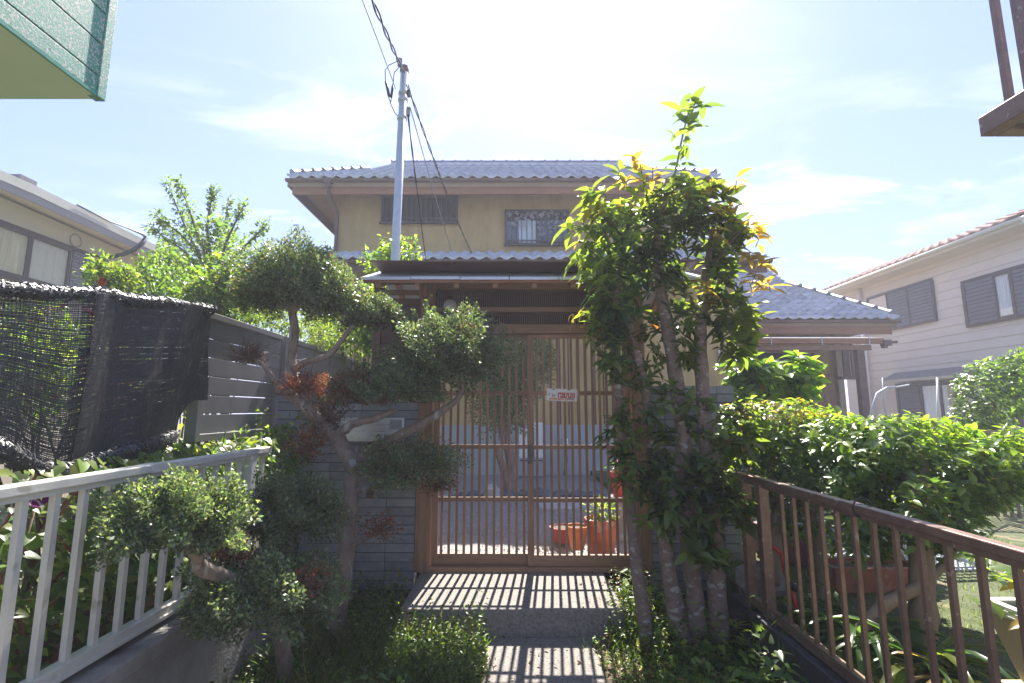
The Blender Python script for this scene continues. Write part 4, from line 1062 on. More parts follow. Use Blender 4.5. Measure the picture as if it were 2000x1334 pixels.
# ---- cloud-pruned tree
b0 = P(650, 1246, 3.4)
nk = thing('cloud_pruned_tree', 'twisted cloud-pruned garden tree with dead orange tufts by the gate wall', 'tree', (b0.x, b0.y, 0))
limb(nk, [(640, 1290, 3.4), (652, 1230, 3.4), (668, 1130, 3.38), (682, 1010, 3.4), (688, 935, 3.42), (690, 900, 3.42)], [.085, .070, .060, .057, .055, .058], BARK, 'trunk', 12)
limb(nk, [(690, 912, 3.42), (660, 862, 3.4), (626, 824, 3.38), (592, 790, 3.34), (560, 768, 3.3), (535, 742, 3.28), (515, 715, 3.27), (496, 700, 3.27)], [.056, .052, .046, .039, .032, .02, .014, .009], BARK)
limb(nk, [(606, 800, 3.36), (575, 745, 3.4), (570, 700, 3.42), (575, 645, 3.42), (568, 600, 3.42), (545, 555, 3.42), (535, 520, 3.42)], [.038, .035, .034, .032, .027, .017, .009], BARK)
limb(nk, [(570, 610, 3.42), (600, 580, 3.4), (640, 555, 3.4)], [.028, .02, .01], BARK)
limb(nk, [(572, 600, 3.42), (520, 590, 3.44), (490, 560, 3.44)], [.024, .015, .008], BARK)
limb(nk, [(572, 722, 3.4), (600, 706, 3.38), (642, 694, 3.36), (668, 664, 3.36), (694, 632, 3.4), (740, 615, 3.4)], [.028, .024, .021, .017, .012, .008], BARK)
limb(nk, [(672, 872, 3.4), (662, 850, 3.36), (690, 828, 3.32), (730, 818, 3.3), (775, 800, 3.3)], [.04, .036, .03, .024, .012], BARK)
limb(nk, [(690, 905, 3.42), (735, 876, 3.4), (790, 846, 3.36), (850, 812, 3.34), (900, 770, 3.34), (900, 720, 3.34)], [.045, .042, .036, .028, .02, .012], BARK)
limb(nk, [(645, 850, 3.4), (612, 832, 3.34), (580, 850, 3.3)], [.02, .014, .006], BARK)
limb(nk, [(684, 960, 3.4), (740, 950, 3.36), (800, 930, 3.34)], [.022, .016, .008], BARK)
limb(nk, [(676, 1070, 3.38), (705, 1060, 3.32), (740, 1040, 3.3)], [.012, .009, .005], BARK)
mixc = G_NIWAKI + [(.16, .10, .045)]
pad(nk, 582, 550, 92, 84, 3.42, 13000, mixc, seed=1.0, zlo=-.75, twigs=110, wts=[.34, .33, .27, .06], amp=.2, thick=.6)
pad(nk, 650, 585, 58, 58, 3.4, 5600, mixc, seed=2.2, zlo=-.75, twigs=50, wts=[.34, .33, .27, .06], amp=.24, thick=.6)
pad(nk, 512, 572, 50, 58, 3.44, 4000, mixc, seed=3.1, zlo=-.75, twigs=60, wts=[.34, .30, .21, .15], amp=.24, thick=.6)
pad(nk, 735, 622, 58, 38, 3.4, 5200, mixc, seed=4.0, twigs=24, wts=[.36, .33, .25, .06])
pad(nk, 880, 702, 98, 84, 3.34, 15000, G_NIWAKI, seed=5.0, zlo=-.6)
for (sx, sy, tx, ty) in ((835, 650, 833, 585), (825, 650, 805, 604), (880, 640, 874, 600), (905, 640, 925, 616), (845, 645, 848, 600)):
    p = np.array([P(sx + (tx - sx) * t + random.gauss(0, 6) * (1.2 - t), sy + (ty - sy) * t, 3.34 + random.gauss(0, .01)) for t in RNG.random(240)])
    o = link('foliage_spray', leaf_mesh('foliage_spray', p, rsphere(240) + np.array([0, 0, .9]), rsphere(240), .015, .5, tints(240, [(.09, .12, .05), (.12, .15, .06)]), LEAFS), nk); o["kind"] = 'stuff'
pad(nk, 778, 762, 78, 46, 3.28, 8000, G_NIWAKI, seed=6.0)
pad(nk, 700, 768, 52, 44, 3.36, 3600, [(.06, .08, .04), (.20, .08, .05), (.15, .075, .05)], seed=7.0, twigs=40)
pad(nk, 795, 912, 92, 46, 3.34, 7500, G_NIWAKI + [(.2, .10, .05)], seed=8.0, zlo=-.8, wts=[.4, .3, .2, .1])
pad(nk, 594, 752, 44, 24, 3.30, 1500, G_DEAD, Ln=.018, seed=9.0, m=DEADM, name='dead_tuft', twigs=40, label='dead orange foliage tuft', zlo=-.8)
pad(nk, 604, 866, 34, 34, 3.26, 900, G_DEAD, Ln=.018, seed=9.5, m=DEADM, name='dead_tuft', twigs=40, label='dead orange foliage tuft', zlo=-.9)
pad(nk, 640, 800, 45, 60, 3.42, 1300, [(.10, .055, .045), (.13, .07, .05)], Ln=.016, seed=9.7, m=DEADM, name='dead_tuft', twigs=60, zlo=-.9)
pad(nk, 742, 1030, 40, 24, 3.28, 500, G_DEAD, Ln=.018, seed=9.9, m=DEADM, name='dead_tuft', twigs=24, zlo=-.9)
pad(nk, 850, 945, 42, 22, 3.28, 500, G_DEAD, Ln=.018, seed=9.2, m=DEADM, name='dead_tuft', twigs=12, zlo=-.9)
pad(nk, 905, 650, 22, 18, 3.22, 260, G_DEAD, Ln=.018, seed=9.2, m=DEADM, name='dead_tuft', twigs=6, zlo=-.9)
pad(nk, 487, 690, 45, 32, 3.28, 500, [(.10, .09, .05), (.14, .10, .06)], Ln=.012, seed=9.1, m=DEADM, name='bare_twig_tuft', twigs=90, zlo=-.8)

b1 = P(565, 1240, 2.75)
ns = thing('cloud_pruned_shrub', 'low spreading cloud-pruned shrub with three dark green pads over the kerb', 'shrub', (b1.x, b1.y, 0))
limb(ns, [(560, 1330, 2.8), (545, 1240, 2.66), (518, 1180, 2.5), (470, 1140, 2.3), (425, 1122, 2.15), (392, 1108, 2.05), (388, 1085, 2.0)], [.036, .034, .032, .03, .03, .028, .014], BARK, 'trunk', 10)
limb(ns, [(545, 1205, 2.58), (560, 1120, 2.6), (568, 1050, 2.62)], [.03, .024, .014], BARKT)
limb(ns, [(392, 1095, 2.02), (360, 1070, 1.95), (320, 1050, 1.92)], [.02, .014, .008], BARKT)
pad(ns, 340, 1020, 106, 72, 1.95, 15000, G_NIWAKI, Ln=.0115, seed=11, zlo=-.6)
pad(ns, 570, 1005, 88, 66, 2.62, 12000, G_NIWAKI, Ln=.0125, seed=12, zlo=-.6)
pad(ns, 515, 1158, 125, 64, 2.35, 17000, G_NIWAKI, Ln=.0120, seed=13, zlo=-.7)
pad(ns, 448, 1078, 44, 24, 2.3, 800, G_DEAD, Ln=.014, seed=14, m=DEADM, name='dead_tuft', twigs=60, label='dead orange foliage tuft', zlo=-.9)
pad(ns, 608, 1134, 34, 34, 2.3, 700, G_DEAD, Ln=.013, seed=15, m=DEADM, name='dead_tuft', twigs=16, zlo=-.9)

# ---- large-leaved trees on the right
LEAFCACHE = {}
def single_leaf(ckey, var, tint, m, ratio):
    k = (ckey, var, m.name)
    if k not in LEAFCACHE:
        T = (TF[0] * np.array([1, 1, 1]) + np.array([0, 0, 0]) , TF[1])
        v = TF[0].copy(); v[:, 2] -= (.05 + .12 * var) * v[:, 0] ** 2; v[:, 1] += .05 * (var - 1) * v[:, 0] * (1 - v[:, 0])
        LEAFCACHE[k] = leaf_mesh('leaf', [(0, 0, 0)], [(1, 0, 0)], [(0, 0, 1)], [1.0], ratio, [tint], m, (v, TF[1]), smooth=True)
    return LEAFCACHE[k]
def put_leaves(parent, pos, ax, nr, Ln, cls, cols, m, nsingle, ratio, prio, name='crown'):
    pos, ax, nr, Ln, cls = map(np.asarray, (pos, ax, nr, Ln, cls))
    order = np.argsort(-np.asarray(prio)); one, rest = order[:nsingle], order[nsingle:]
    ax_n = norm(ax.astype(float)); sd = norm(np.cross(nr, ax_n)); up = np.cross(ax_n, sd)
    for i in one:
        l = Ln[i]; W = Matrix(((ax_n[i][0] * l, sd[i][0] * l, up[i][0] * l, pos[i][0]), (ax_n[i][1] * l, sd[i][1] * l, up[i][1] * l, pos[i][1]), (ax_n[i][2] * l, sd[i][2] * l, up[i][2] * l, pos[i][2]), (0, 0, 0, 1)))
        c = int(cls[i]); link('leaf', single_leaf(str(cols[c]), int(i) % 3, cols[c], m, ratio), parent, W)
    if len(rest):
        tn = np.array([cols[int(c)] for c in cls[rest]]) * RNG.uniform(.7, 1.3, (len(rest), 1))
        o = link(name, leaf_mesh(name, pos[rest], ax[rest], nr[rest], Ln[rest], ratio, tn, m, TF, smooth=True), parent); o["kind"] = 'stuff'
class Shoots:
    def __init__(s): s.pos, s.ax, s.nr, s.Ln, s.cls, s.pr, s.tw = [], [], [], [], [], [], MB()
    def rosette(s, c, d, k, L, cls, pr, droop=.22, stem=.06, spread=1.0):
        c, d = Vector(c), Vector(d).normalized()
        a = d.cross(Vector((0.3, 1, .2))).normalized(); b = d.cross(a); ph = random.uniform(0, 6.28)
        s.tw.tube([c - d * stem, c], [.003, .0018], 4, cap=False)
        for i in range(k):
            t = ph + 2.4 * i; rad = a * math.cos(t) + b * math.sin(t)
            u = (d * random.uniform(.0, .9) + rad * spread + Vector((0, 0, -droop * random.uniform(-.4, 1.7)))).normalized()
            n = (d + rad * .15 + Vector((0, 0, .5)) + Vector(rsphere(1)[0]) * .35); n -= u * n.dot(u)
            p = c - d * stem * random.random()
            s.pos.append(p); s.ax.append(u); s.nr.append(n.normalized()); s.Ln.append(L * random.uniform(.5, 1.25))
            s.cls.append(cls() if callable(cls) else cls); s.pr.append(pr + random.random())
    def finish(s, parent, cols, m, nsingle, ratio, name='crown'):
        put_leaves(parent, [tuple(v) for v in s.pos], [tuple(v) for v in s.ax], [tuple(v) for v in s.nr], s.Ln, s.cls, cols, m, nsingle, ratio, s.pr, name)
        if s.tw.v: s.tw.build('twigs', TWIG, parent, kind='stuff')
COLS = [(.055, .09, .04), (.085, .13, .042), (.13, .175, .042), (.165, .205, .045), (.27, .19, .06), (.22, .10, .05)]  # yellower classes at the crown edges also stand in for backlight
def cloud(sh, cx, cy, rx, ry, Y, dep, n, L, cls, pr, k=7, up=.6, droop=.22, fill=False):
    for i in range(n):
        d = Vector(rsphere(1)[0]); r = random.random() ** (.33 if fill else .2)
        c = P(cx + d.x * rx * r, cy - d.z * ry * r, Y + d.y * dep * r)
        sh.rosette(c, (d.x * .8, d.y * .6, d.z * .4 + up), k, L, cls, pr, droop)
def pick(*w):
    return lambda: random.choices(range(len(w)), w)[0]
b2 = P(1262, 1245, 3.3)
st = thing('slender_tree', 'slender leaning tree with drooping dark leaves right beside the slatted gate', 'tree', (b2.x, b2.y, 0))
limb(st, [(1268, 1285, 3.3), (1258, 1200, 3.3), (1244, 1110, 3.3), (1236, 1030, 3.32), (1222, 930, 3.34), (1213, 830, 3.36), (1208, 740, 3.38), (1200, 640, 3.38), (1205, 560, 3.36), (1222, 470, 3.34), (1235, 400, 3.32)], [.05, .043, .04, .038, .036, .033, .03, .027, .022, .016, .008], BARKS, 'trunk', 10)
s = Shoots()
dk = pick(.3, .4, .2, .1); md = pick(.05, .3, .35, .3); yl_ = pick(.0, .1, .35, .5, .05)
cloud(s, 1225, 460, 50, 70, 3.36, .25, 46, .10, pick(.2, .35, .3, .15), 0)
cloud(s, 1205, 580, 52, 90, 3.36, .22, 64, .10, pick(.4, .35, .2, .05), 0)
cloud(s, 1200, 680, 40, 70, 3.34, .16, 34, .09, pick(.3, .4, .2, .1), 0)
cloud(s, 1165, 480, 42, 95, 3.3, .2, 26, .11, md, 1)
cloud(s, 1160, 640, 30, 50, 3.3, .12, 10, .09, md, 1)
for (x, y) in ((1130, 425), (1112, 440), (1150, 385), (1175, 372), (1165, 410), (1190, 395), (1150, 440), (1135, 470), (1125, 500), (1160, 470), (1150, 370), (1180, 425), (1150, 520), (1165, 545)):
    s.rosette(P(x, y, 3.15 + random.uniform(-.1, .15)), (-.5, -.1, .7), 7, .155, yl_, 4, .5)
for (x, y) in ((1150, 600), (1145, 570), (1165, 640), (1135, 610), (1170, 570), (1155, 655)):
    s.rosette(P(x, y, 3.25), (-.7, 0, .4), 6, .10, md, 2)
limb(st, [(1195, 610, 3.34), (1150, 618, 3.3), (1110, 632, 3.28)], [.008, .005, .002], TWIG, 'branch', 5)
for (x, y) in ((1108, 628), (1120, 615), (1135, 640)): s.rosette(P(x, y, 3.28), (-.6, 0, .2), 3, .06, 4, 3)
limb(st, [(1222, 470, 3.34), (1180, 425, 3.25), (1140, 400, 3.2)], [.012, .008, .004], TWIG, 'branch', 5)
limb(st, [(1205, 560, 3.36), (1165, 500, 3.25), (1130, 470, 3.2)], [.012, .008, .004], TWIG, 'branch', 5)
cloud(s, 1215, 850, 50, 45, 3.28, .15, 26, .085, dk, 0)
cloud(s, 1232, 930, 45, 40, 3.22, .15, 20, .085, dk, 0)
for (x, y) in ((1262, 1015, ), (1290, 1030)): s.rosette(P(x, y, 3.1), (-.2, -.6, .5), 6, .10, 2, 3)
s.finish(st, COLS, LEAF, 300, .40)

b3 = P(1370, 1285, 3.3)
mt = thing('multi_stem_tree', 'tall tree of three close stems with a long leafy leader above the roofs', 'tree', (b3.x, b3.y, 0))
limb(mt, [(1338, 1320, 3.25), (1328, 1240, 3.25), (1310, 1130, 3.26), (1292, 1000, 3.28), (1276, 880, 3.3), (1262, 770, 3.32), (1244, 690, 3.34), (1226, 620, 3.36)], [.066, .056, .05, .044, .04, .034, .028, .018], BARKS, 'trunk', 11)
limb(mt, [(1368, 1320, 3.28), (1362, 1240, 3.28), (1352, 1120, 3.28), (1342, 990, 3.3), (1334, 850, 3.32), (1322, 750, 3.34), (1304, 640, 3.36), (1290, 560, 3.36), (1284, 460, 3.34), (1300, 390, 3.32), (1318, 340, 3.3), (1330, 280, 3.3), (1343, 225, 3.3), (1348, 205, 3.3)], [.07, .062, .056, .053, .052, .05, .046, .04, .026, .014, .008, .006, .004, .002], BARKS, 'trunk', 11)
limb(mt, [(1410, 1310, 3.26), (1404, 1230, 3.26), (1396, 1110, 3.26), (1386, 980, 3.27), (1378, 850, 3.28), (1370, 740, 3.3), (1368, 640, 3.3), (1378, 540, 3.3), (1390, 460, 3.28), (1400, 410, 3.26)], [.072, .064, .058, .054, .05, .046, .04, .03, .016, .006], BARKS, 'trunk', 11)
limb(mt, [(1378, 540, 3.3), (1420, 480, 3.2), (1460, 440, 3.12)], [.014, .009, .004], TWIG, 'branch', 6)
limb(mt, [(1284, 460, 3.34), (1262, 380, 3.3), (1250, 320, 3.28)], [.014, .009, .003], TWIG, 'branch', 6)
s = Shoots()
cloud(s, 1290, 430, 75, 70, 3.35, .28, 50, .10, pick(.1, .3, .35, .25), 0)
cloud(s, 1285, 520, 50, 60, 3.38, .22, 34, .10, pick(.4, .35, .2, .05), 0)
cloud(s, 1395, 450, 62, 60, 3.3, .24, 46, .105, pick(.2, .3, .3, .2), 1)
cloud(s, 1400, 560, 48, 80, 3.3, .2, 36, .10, pick(.2, .35, .25, .2), 0)
cloud(s, 1300, 610, 40, 50, 3.38, .18, 12, .09, dk, 0)
cloud(s, 1265, 690, 34, 90, 3.34, .14, 26, .08, md, 1)
cloud(s, 1338, 640, 26, 110, 3.24, .10, 26, .085, pick(.05, .25, .35, .35), 1)
cloud(s, 1435, 640, 38, 70, 3.2, .14, 24, .12, pick(.0, .2, .4, .4), 2)
cloud(s, 1345, 400, 95, 60, 3.25, .2, 34, .12, pick(.05, .25, .4, .3), 2)
for (x, y, c) in ((1240, 305, 4), (1275, 325, 4), (1262, 350, 3), (1225, 345, 4), (1300, 350, 4), (1345, 385, 4), (1365, 372, 4), (1385, 395, 4), (1412, 360, 4), (1425, 385, 4), (1395, 415, 4), (1430, 410, 4), (1405, 440, 4), (1460, 425, 4), (1450, 455, 2), (1475, 440, 4), (1440, 470, 1), (1465, 490, 4), (1240, 365, 3), (1290, 375, 3), (1330, 370, 2), (1478, 530, 4), (1462, 545, 4), (1450, 580, 3), (1380, 560, 4), (1395, 575, 4), (1490, 500, 4), (1485, 460, 4), (1440, 345, 4), (1385, 340, 4), (1212, 330, 3), (1330, 330, 3), (1500, 545, 4), (1470, 600, 3)):
    s.rosette(P(x, y, 3.2 + random.uniform(-.1, .15)), (random.uniform(-.4, .4), -.1, .8), 7, .13, c, 4, .35, stem=.09)
for f in np.linspace(0, 1, 11):
    x, y = 1318 + 28 * f + 6, 335 - 135 * f
    s.rosette(P(x, y, 3.3), (.1, 0, 1), 2 if f < .7 else 3, .14, pick(0, .4, .6), 5, .1, stem=.02)
for (x, y) in ((1358, 196), (1330, 215), (1372, 205), (1345, 240), (1318, 262)): s.rosette(P(x, y, 3.3), (.3, 0, 1), 3, .135, pick(0, .4, .6), 5, .1, stem=.03)
cloud(s, 1385, 900, 60, 60, 3.15, .12, 18, .09, md, 1)
cloud(s, 1300, 800, 110, 60, 3.2, .12, 30, .085, pick(.2, .4, .3, .1), 1)
cloud(s, 1290, 900, 40, 90, 3.2, .1, 22, .08, pick(.2, .4, .3, .1), 1)
cloud(s, 1360, 1010, 80, 60, 3.14, .1, 20, .085, pick(.2, .4, .3, .1), 1)
cloud(s, 1320, 940, 90, 70, 3.16, .14, 44, .085, pick(.4, .4, .2), 1)
cloud(s, 1440, 850, 45, 70, 3.1, .14, 26, .10, pick(.05, .25, .35, .25, .1), 2)
cloud(s, 1430, 985, 45, 40, 3.08, .1, 16, .11, pick(.2, .5, .3), 2)
cloud(s, 1370, 1085, 55, 25, 3.1, .1, 9, .10, pick(.2, .5, .3), 2)
for (x, y) in ((1310, 990), (1370, 1000), (1390, 1085), (1350, 1080), (1440, 1000), (1455, 1020), (1300, 790), (1355, 780)): s.rosette(P(x, y, 3.08), (.1, -.6, .5), 6, .12, 2, 3)
for (x, y) in ((1240, 665), (1255, 655), (1270, 645)): s.rosette(P(x, y, 3.2), (0, 0, -.6), 3, .09, 5, 3)
s.finish(mt, COLS, LEAF, 300, .40)

# ---- hedge shrubs in the right-hand yard
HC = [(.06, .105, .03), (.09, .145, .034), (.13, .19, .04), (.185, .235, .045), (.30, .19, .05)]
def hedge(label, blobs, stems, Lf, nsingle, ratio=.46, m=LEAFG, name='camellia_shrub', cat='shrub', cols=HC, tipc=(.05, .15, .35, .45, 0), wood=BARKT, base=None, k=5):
    bb = base or stems[0][0]
    q = P(*bb[:3]); t = thing(name, label, cat, (q.x, q.y, .25))
    for pts, rads in [(a[:-1], a[-1]) for a in stems]:
        limb(t, pts, rads, wood, 'trunk' if pts is stems[0][:-1] else 'limb', 9)
    s = Shoots()
    for (cx, cy, rx, ry, Y, dep, n, top) in blobs:
        for i in range(n):
            d = Vector(rsphere(1)[0]); r = random.random() ** .3
            c = P(cx + d.x * rx * r, cy - d.z * ry * r, Y + d.y * dep * r)
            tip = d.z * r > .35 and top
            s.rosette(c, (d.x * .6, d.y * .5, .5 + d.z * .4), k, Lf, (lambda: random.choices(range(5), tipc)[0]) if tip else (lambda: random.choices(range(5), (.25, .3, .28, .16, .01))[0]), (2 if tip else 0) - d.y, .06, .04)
    s.finish(t, cols, m, nsingle, ratio)
    return t
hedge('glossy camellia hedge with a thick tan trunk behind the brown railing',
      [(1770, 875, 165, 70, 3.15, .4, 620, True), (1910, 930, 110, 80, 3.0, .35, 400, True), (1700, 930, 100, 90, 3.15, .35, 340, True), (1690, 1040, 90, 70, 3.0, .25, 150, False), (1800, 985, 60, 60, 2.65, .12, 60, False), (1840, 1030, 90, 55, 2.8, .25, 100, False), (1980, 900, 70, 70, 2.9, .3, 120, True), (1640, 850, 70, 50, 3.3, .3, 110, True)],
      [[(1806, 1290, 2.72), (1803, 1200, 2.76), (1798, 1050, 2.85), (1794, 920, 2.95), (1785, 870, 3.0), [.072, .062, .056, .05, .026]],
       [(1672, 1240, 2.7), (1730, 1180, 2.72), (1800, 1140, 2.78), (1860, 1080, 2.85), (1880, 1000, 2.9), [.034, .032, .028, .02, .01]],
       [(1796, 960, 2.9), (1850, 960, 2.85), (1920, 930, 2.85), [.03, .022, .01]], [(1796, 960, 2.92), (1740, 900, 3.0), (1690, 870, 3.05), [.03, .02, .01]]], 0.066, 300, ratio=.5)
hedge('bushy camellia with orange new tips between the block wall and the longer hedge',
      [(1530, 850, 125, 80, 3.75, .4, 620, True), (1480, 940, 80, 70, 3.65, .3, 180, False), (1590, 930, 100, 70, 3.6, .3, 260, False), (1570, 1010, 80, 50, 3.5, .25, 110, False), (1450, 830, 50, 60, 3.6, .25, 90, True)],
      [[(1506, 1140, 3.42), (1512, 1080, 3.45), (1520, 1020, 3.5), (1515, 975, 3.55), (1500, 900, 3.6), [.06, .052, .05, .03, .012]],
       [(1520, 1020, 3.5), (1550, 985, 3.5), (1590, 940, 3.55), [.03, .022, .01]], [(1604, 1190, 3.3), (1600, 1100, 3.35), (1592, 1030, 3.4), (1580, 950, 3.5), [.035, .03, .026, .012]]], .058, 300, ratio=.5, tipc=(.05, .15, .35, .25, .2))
hedge('round-leaved shrub rising behind the right block wall', [(1500, 760, 95, 52, 4.9, .35, 120, True), (1465, 722, 62, 34, 4.8, .2, 36, True), (1555, 730, 50, 40, 4.8, .25, 40, True)],
      [[(1510, 960, 4.9), (1505, 860, 4.9), (1500, 760, 4.9), [.04, .03, .012]]], .125, 250, ratio=.58, name='round_leaf_shrub', tipc=(.2, .35, .35, .1, 0), k=6, wood=TWIG)
hedge('tall glossy bush in front of the weatherboarded house', [(1940, 770, 85, 75, 6.4, .7, 420, True), (1985, 730, 40, 50, 6.4, .4, 130, True), (1900, 830, 60, 50, 6.3, .4, 150, False)],
      [[(1945, 960, 6.4), (1945, 860, 6.4), (1940, 780, 6.4), [.06, .05, .02]], [(1985, 760, 6.4), (1990, 700, 6.4), (1988, 678, 6.4), [.015, .008, .003]]], .082, 0, name='glossy_bush', tipc=(.3, .3, .3, .1, 0), wood=TWIG)
hedge('low clipped hedge along the back of the right lawn', [(1850, 875, 160, 26, 7.0, .4, 260, True), (1980, 860, 60, 30, 6.8, .3, 90, True)],
      [[(1850, 960, 7.0), (1850, 880, 7.0), [.03, .015]]], .07, 0, name='hedge', cat='hedge', tipc=(.1, .3, .4, .2, 0), wood=TWIG)

# ---- strap-leaved clumps, by the brown railing
def strap(label, px, py, z, n, Ln, cols=((.03, .065, .018), (.05, .09, .025), (.12, .15, .03)), name='strap_leaf_plant', group=None, wd=.08):
    c = PZ(px, py, z); t = thing(name, label, 'plant', tuple(c), group)
    for i in range(n):
        a = random.uniform(0, 6.283); el = random.uniform(.35, 1.25); l = Ln * random.uniform(.6, 1.15)
        m = MB(); K = 7; d = Vector((math.cos(a), math.sin(a), 0)); sd = Vector((-math.sin(a), math.cos(a), 0)); p = Vector(c) + d * .02
        e = el; w0 = l * wd
        for k in range(K + 1):
            f = k / K; wk = w0 * math.sin(math.pi * min(1, .25 + f * .75)) ** .7 if f < 1 else 0.0005
            m.v += [tuple(p - sd * wk / 2 + Vector((0, 0, wk * .25))), tuple(p), tuple(p + sd * wk / 2 + Vector((0, 0, wk * .25)))]
            p = p + (d * math.cos(e) + Vector((0, 0, 1)) * math.sin(e)) * l / K; e -= .30
        m.f += [q for k in range(K) for q in ((3 * k, 3 * k + 3, 3 * k + 4, 3 * k + 1), (3 * k + 1, 3 * k + 4, 3 * k + 5, 3 * k + 2))]
        me = m.mesh('leaf', LEAFG, smooth=True); at = me.attributes.new("tint", 'FLOAT_COLOR', 'POINT'); col = random.choice(cols)
        at.data.foreach_set("color", np.tile(np.array([*col, 1.0]), len(m.v)))
        link('leaf', me, t)
    return t
strap('strap-leaved clump inside the brown railing at its far end', 1560, 1215, .29, 34, .42)
strap('large strap-leaved clump inside the brown railing beneath the hedge branch', 1690, 1265, .29, 44, .50)
strap('strap-leaved clump inside the railing next to the tan hedge trunk', 1805, 1320, .29, 44, .50)
strap('yellow-tipped strap-leaved clump close to the beige planter', 1880, 1350, .29, 26, .34, cols=((.05, .09, .025), (.16, .18, .04), (.26, .17, .07)))

# ---- left yard: trees, bushes, vine
tb = P(432, 640, 7.6)
ut = thing('upright_tree', 'loose upright tree with arching leafy branches against the sky beside the cream house', 'tree', (tb.x, tb.y, .2))
limb(ut, [(436, 800, 7.6), (434, 640, 7.6), (425, 560, 7.6), (412, 510, 7.6), (400, 470, 7.6)], [.09, .08, .06, .045, .02], TWIG, 'trunk', 8)
brs = [[(425, 560), (385, 490), (352, 420), (325, 352)], [(415, 520), (405, 450), (412, 395), (418, 368)], [(425, 550), (440, 480), (462, 430), (478, 398)], [(430, 560), (460, 500), (495, 465), (524, 434)], [(420, 560), (370, 500), (330, 470), (290, 441)],
       [(415, 540), (365, 470), (330, 440), (303, 420)], [(425, 560), (445, 500), (440, 440), (447, 388)], [(418, 540), (380, 440), (360, 385), (345, 350)], [(425, 580), (380, 540), (350, 510), (335, 480)], [(430, 580), (470, 540), (500, 520), (515, 500)], [(422, 560), (400, 500), (385, 460), (375, 430)], [(428, 570), (430, 510), (425, 470), (428, 440)]]
lp, la, ln_ = [], [], []
for b in brs:
    Y = 7.6 + random.uniform(-.5, .5); pts = [P(x, y, Y if i else 7.6) for i, (x, y) in enumerate(b)]
    limb(ut, [(x, y, Y if i else 7.6) for i, (x, y) in enumerate(b)], [.03, .02, .012, .004], TWIG, 'branch', 6)
    for k in range(300):
        f = random.random() ** .8 * (len(pts) - 1.001); i = int(f); q = pts[i].lerp(pts[i + 1], f - i); d = (pts[i + 1] - pts[i]).normalized()
        o_ = Vector(rsphere(1)[0]); wide = .26 * max(.35, 1 - f / 3.2)
        lp.append(q + o_ * random.random() * wide); la.append(d * .5 + o_ * .8 + Vector((0, 0, -.35))); ln_.append(Vector((0, 0, 1)) + Vector(rsphere(1)[0]) * .5)
ct = P(425, 530, 7.7)
q_, dd = blob(ct, (.95, .8, .75), 2600, thick=.95, seed=3)
lp += [Vector(v) for v in q_]; la += [Vector(v) + Vector((0, 0, -.3)) for v in dd]; ln_ += [Vector((0, 0, 1)) + Vector(rsphere(1)[0]) * .6 for v in dd]
o = link('crown', leaf_mesh('crown', [tuple(v) for v in lp], [tuple(v) for v in la], [tuple(v) for v in ln_], RNG.uniform(.05, .085, len(lp)), .48, tints(len(lp), G_DARK + G_MID), LEAF, T8), ut); o["kind"] = 'stuff'

def bush(name, label, blobs, base, Ln, cols, nl, T=T8, ratio=.5, cat='shrub', m=LEAF, nst=5, zb=.45, flowers=None):
    q = P(*base); t = thing(name, label, cat, (q.x, q.y, zb))
    P_, D_ = [], []
    tot = sum(b[2] * b[3] for b in blobs)
    sb = MB()
    for (cx, cy, rx, ry, Y) in blobs:
        p, d = pblob(cx, cy, rx, ry, Y, int(nl * rx * ry / tot), thick=.65, seed=cx * .01, amp=.3, zlo=-.95)
        P_.append(p); D_.append(d)
        for k in range(nst):
            e = Vector(p[RNG.integers(len(p))]); g = Vector((q.x + random.uniform(-.1, .1), q.y + random.uniform(-.1, .1), zb))
            mid = g.lerp(e, .55) + Vector((random.uniform(-.08, .08), random.uniform(-.08, .08), .05))
            sb.tube([g, mid, e], [.012, .008, .002], 5, cap=False)
    sb.build('stems', TWIG, t)
    p, d = np.concatenate(P_), np.concatenate(D_); n = len(p)
    o = link('foliage', leaf_mesh('foliage', p, d * .6 + rsphere(n) * .7 + np.array([0, 0, -.05]), rsphere(n) * .6 + np.array([0, 0, 1.]), Ln * RNG.uniform(.6, 1.25, n), ratio, tints(n, cols), m, T), t); o["kind"] = 'stuff'
    if flowers:
        for (px, py, Y, r, col) in flowers:
            c = P(px, py, Y); k = 7
            ang = np.arange(k) * 6.283 / k
            me = leaf_mesh('flower', np.tile(np.array(c), (k, 1)), np.stack([np.cos(ang), np.full(k, -.35), np.sin(ang)], 1), np.tile([[0, -1, .2]], (k, 1)), r, .75, [col] * k, PETAL, T8)
            link('flower', me, t)
    return t
bush('flowering_shrub', 'pale-leaved shrub with one red flower above the shade net, by the louvred shutter', [(215, 555, 40, 45, 4.4), (200, 525, 14, 32, 4.4), (235, 550, 30, 30, 4.5)], (215, 640, 4.4), .045, G_MID + G_YEL, 1500, flowers=[(201, 551, 4.25, .05, (.4, .05, .02))])
bush('garden_shrub', 'loose shrub with a tall central shoot in front of the cream house wall', [(290, 575, 48, 40, 4.9), (283, 525, 16, 30, 4.9), (330, 560, 40, 45, 5.2)], (290, 650, 4.9), .05, G_MID, 1900)
bush('garden_shrub', 'dark green shrub under the upright tree', [(370, 545, 70, 50, 6.3), (330, 510, 36, 30, 6.2), (420, 585, 60, 40, 6.2)], (370, 680, 6.3), .06, G_DARK + G_MID, 3200)
bush('garden_shrub', 'bright yellow-green shrub beside the cloud-pruned crown, above the slat fence', [(430, 570, 55, 50, 5.0), (445, 525, 12, 32, 4.9), (395, 590, 40, 28, 4.9), (480, 590, 45, 40, 5.0)], (440, 680, 5.0), .075, G_YEL + G_MID, 1700)
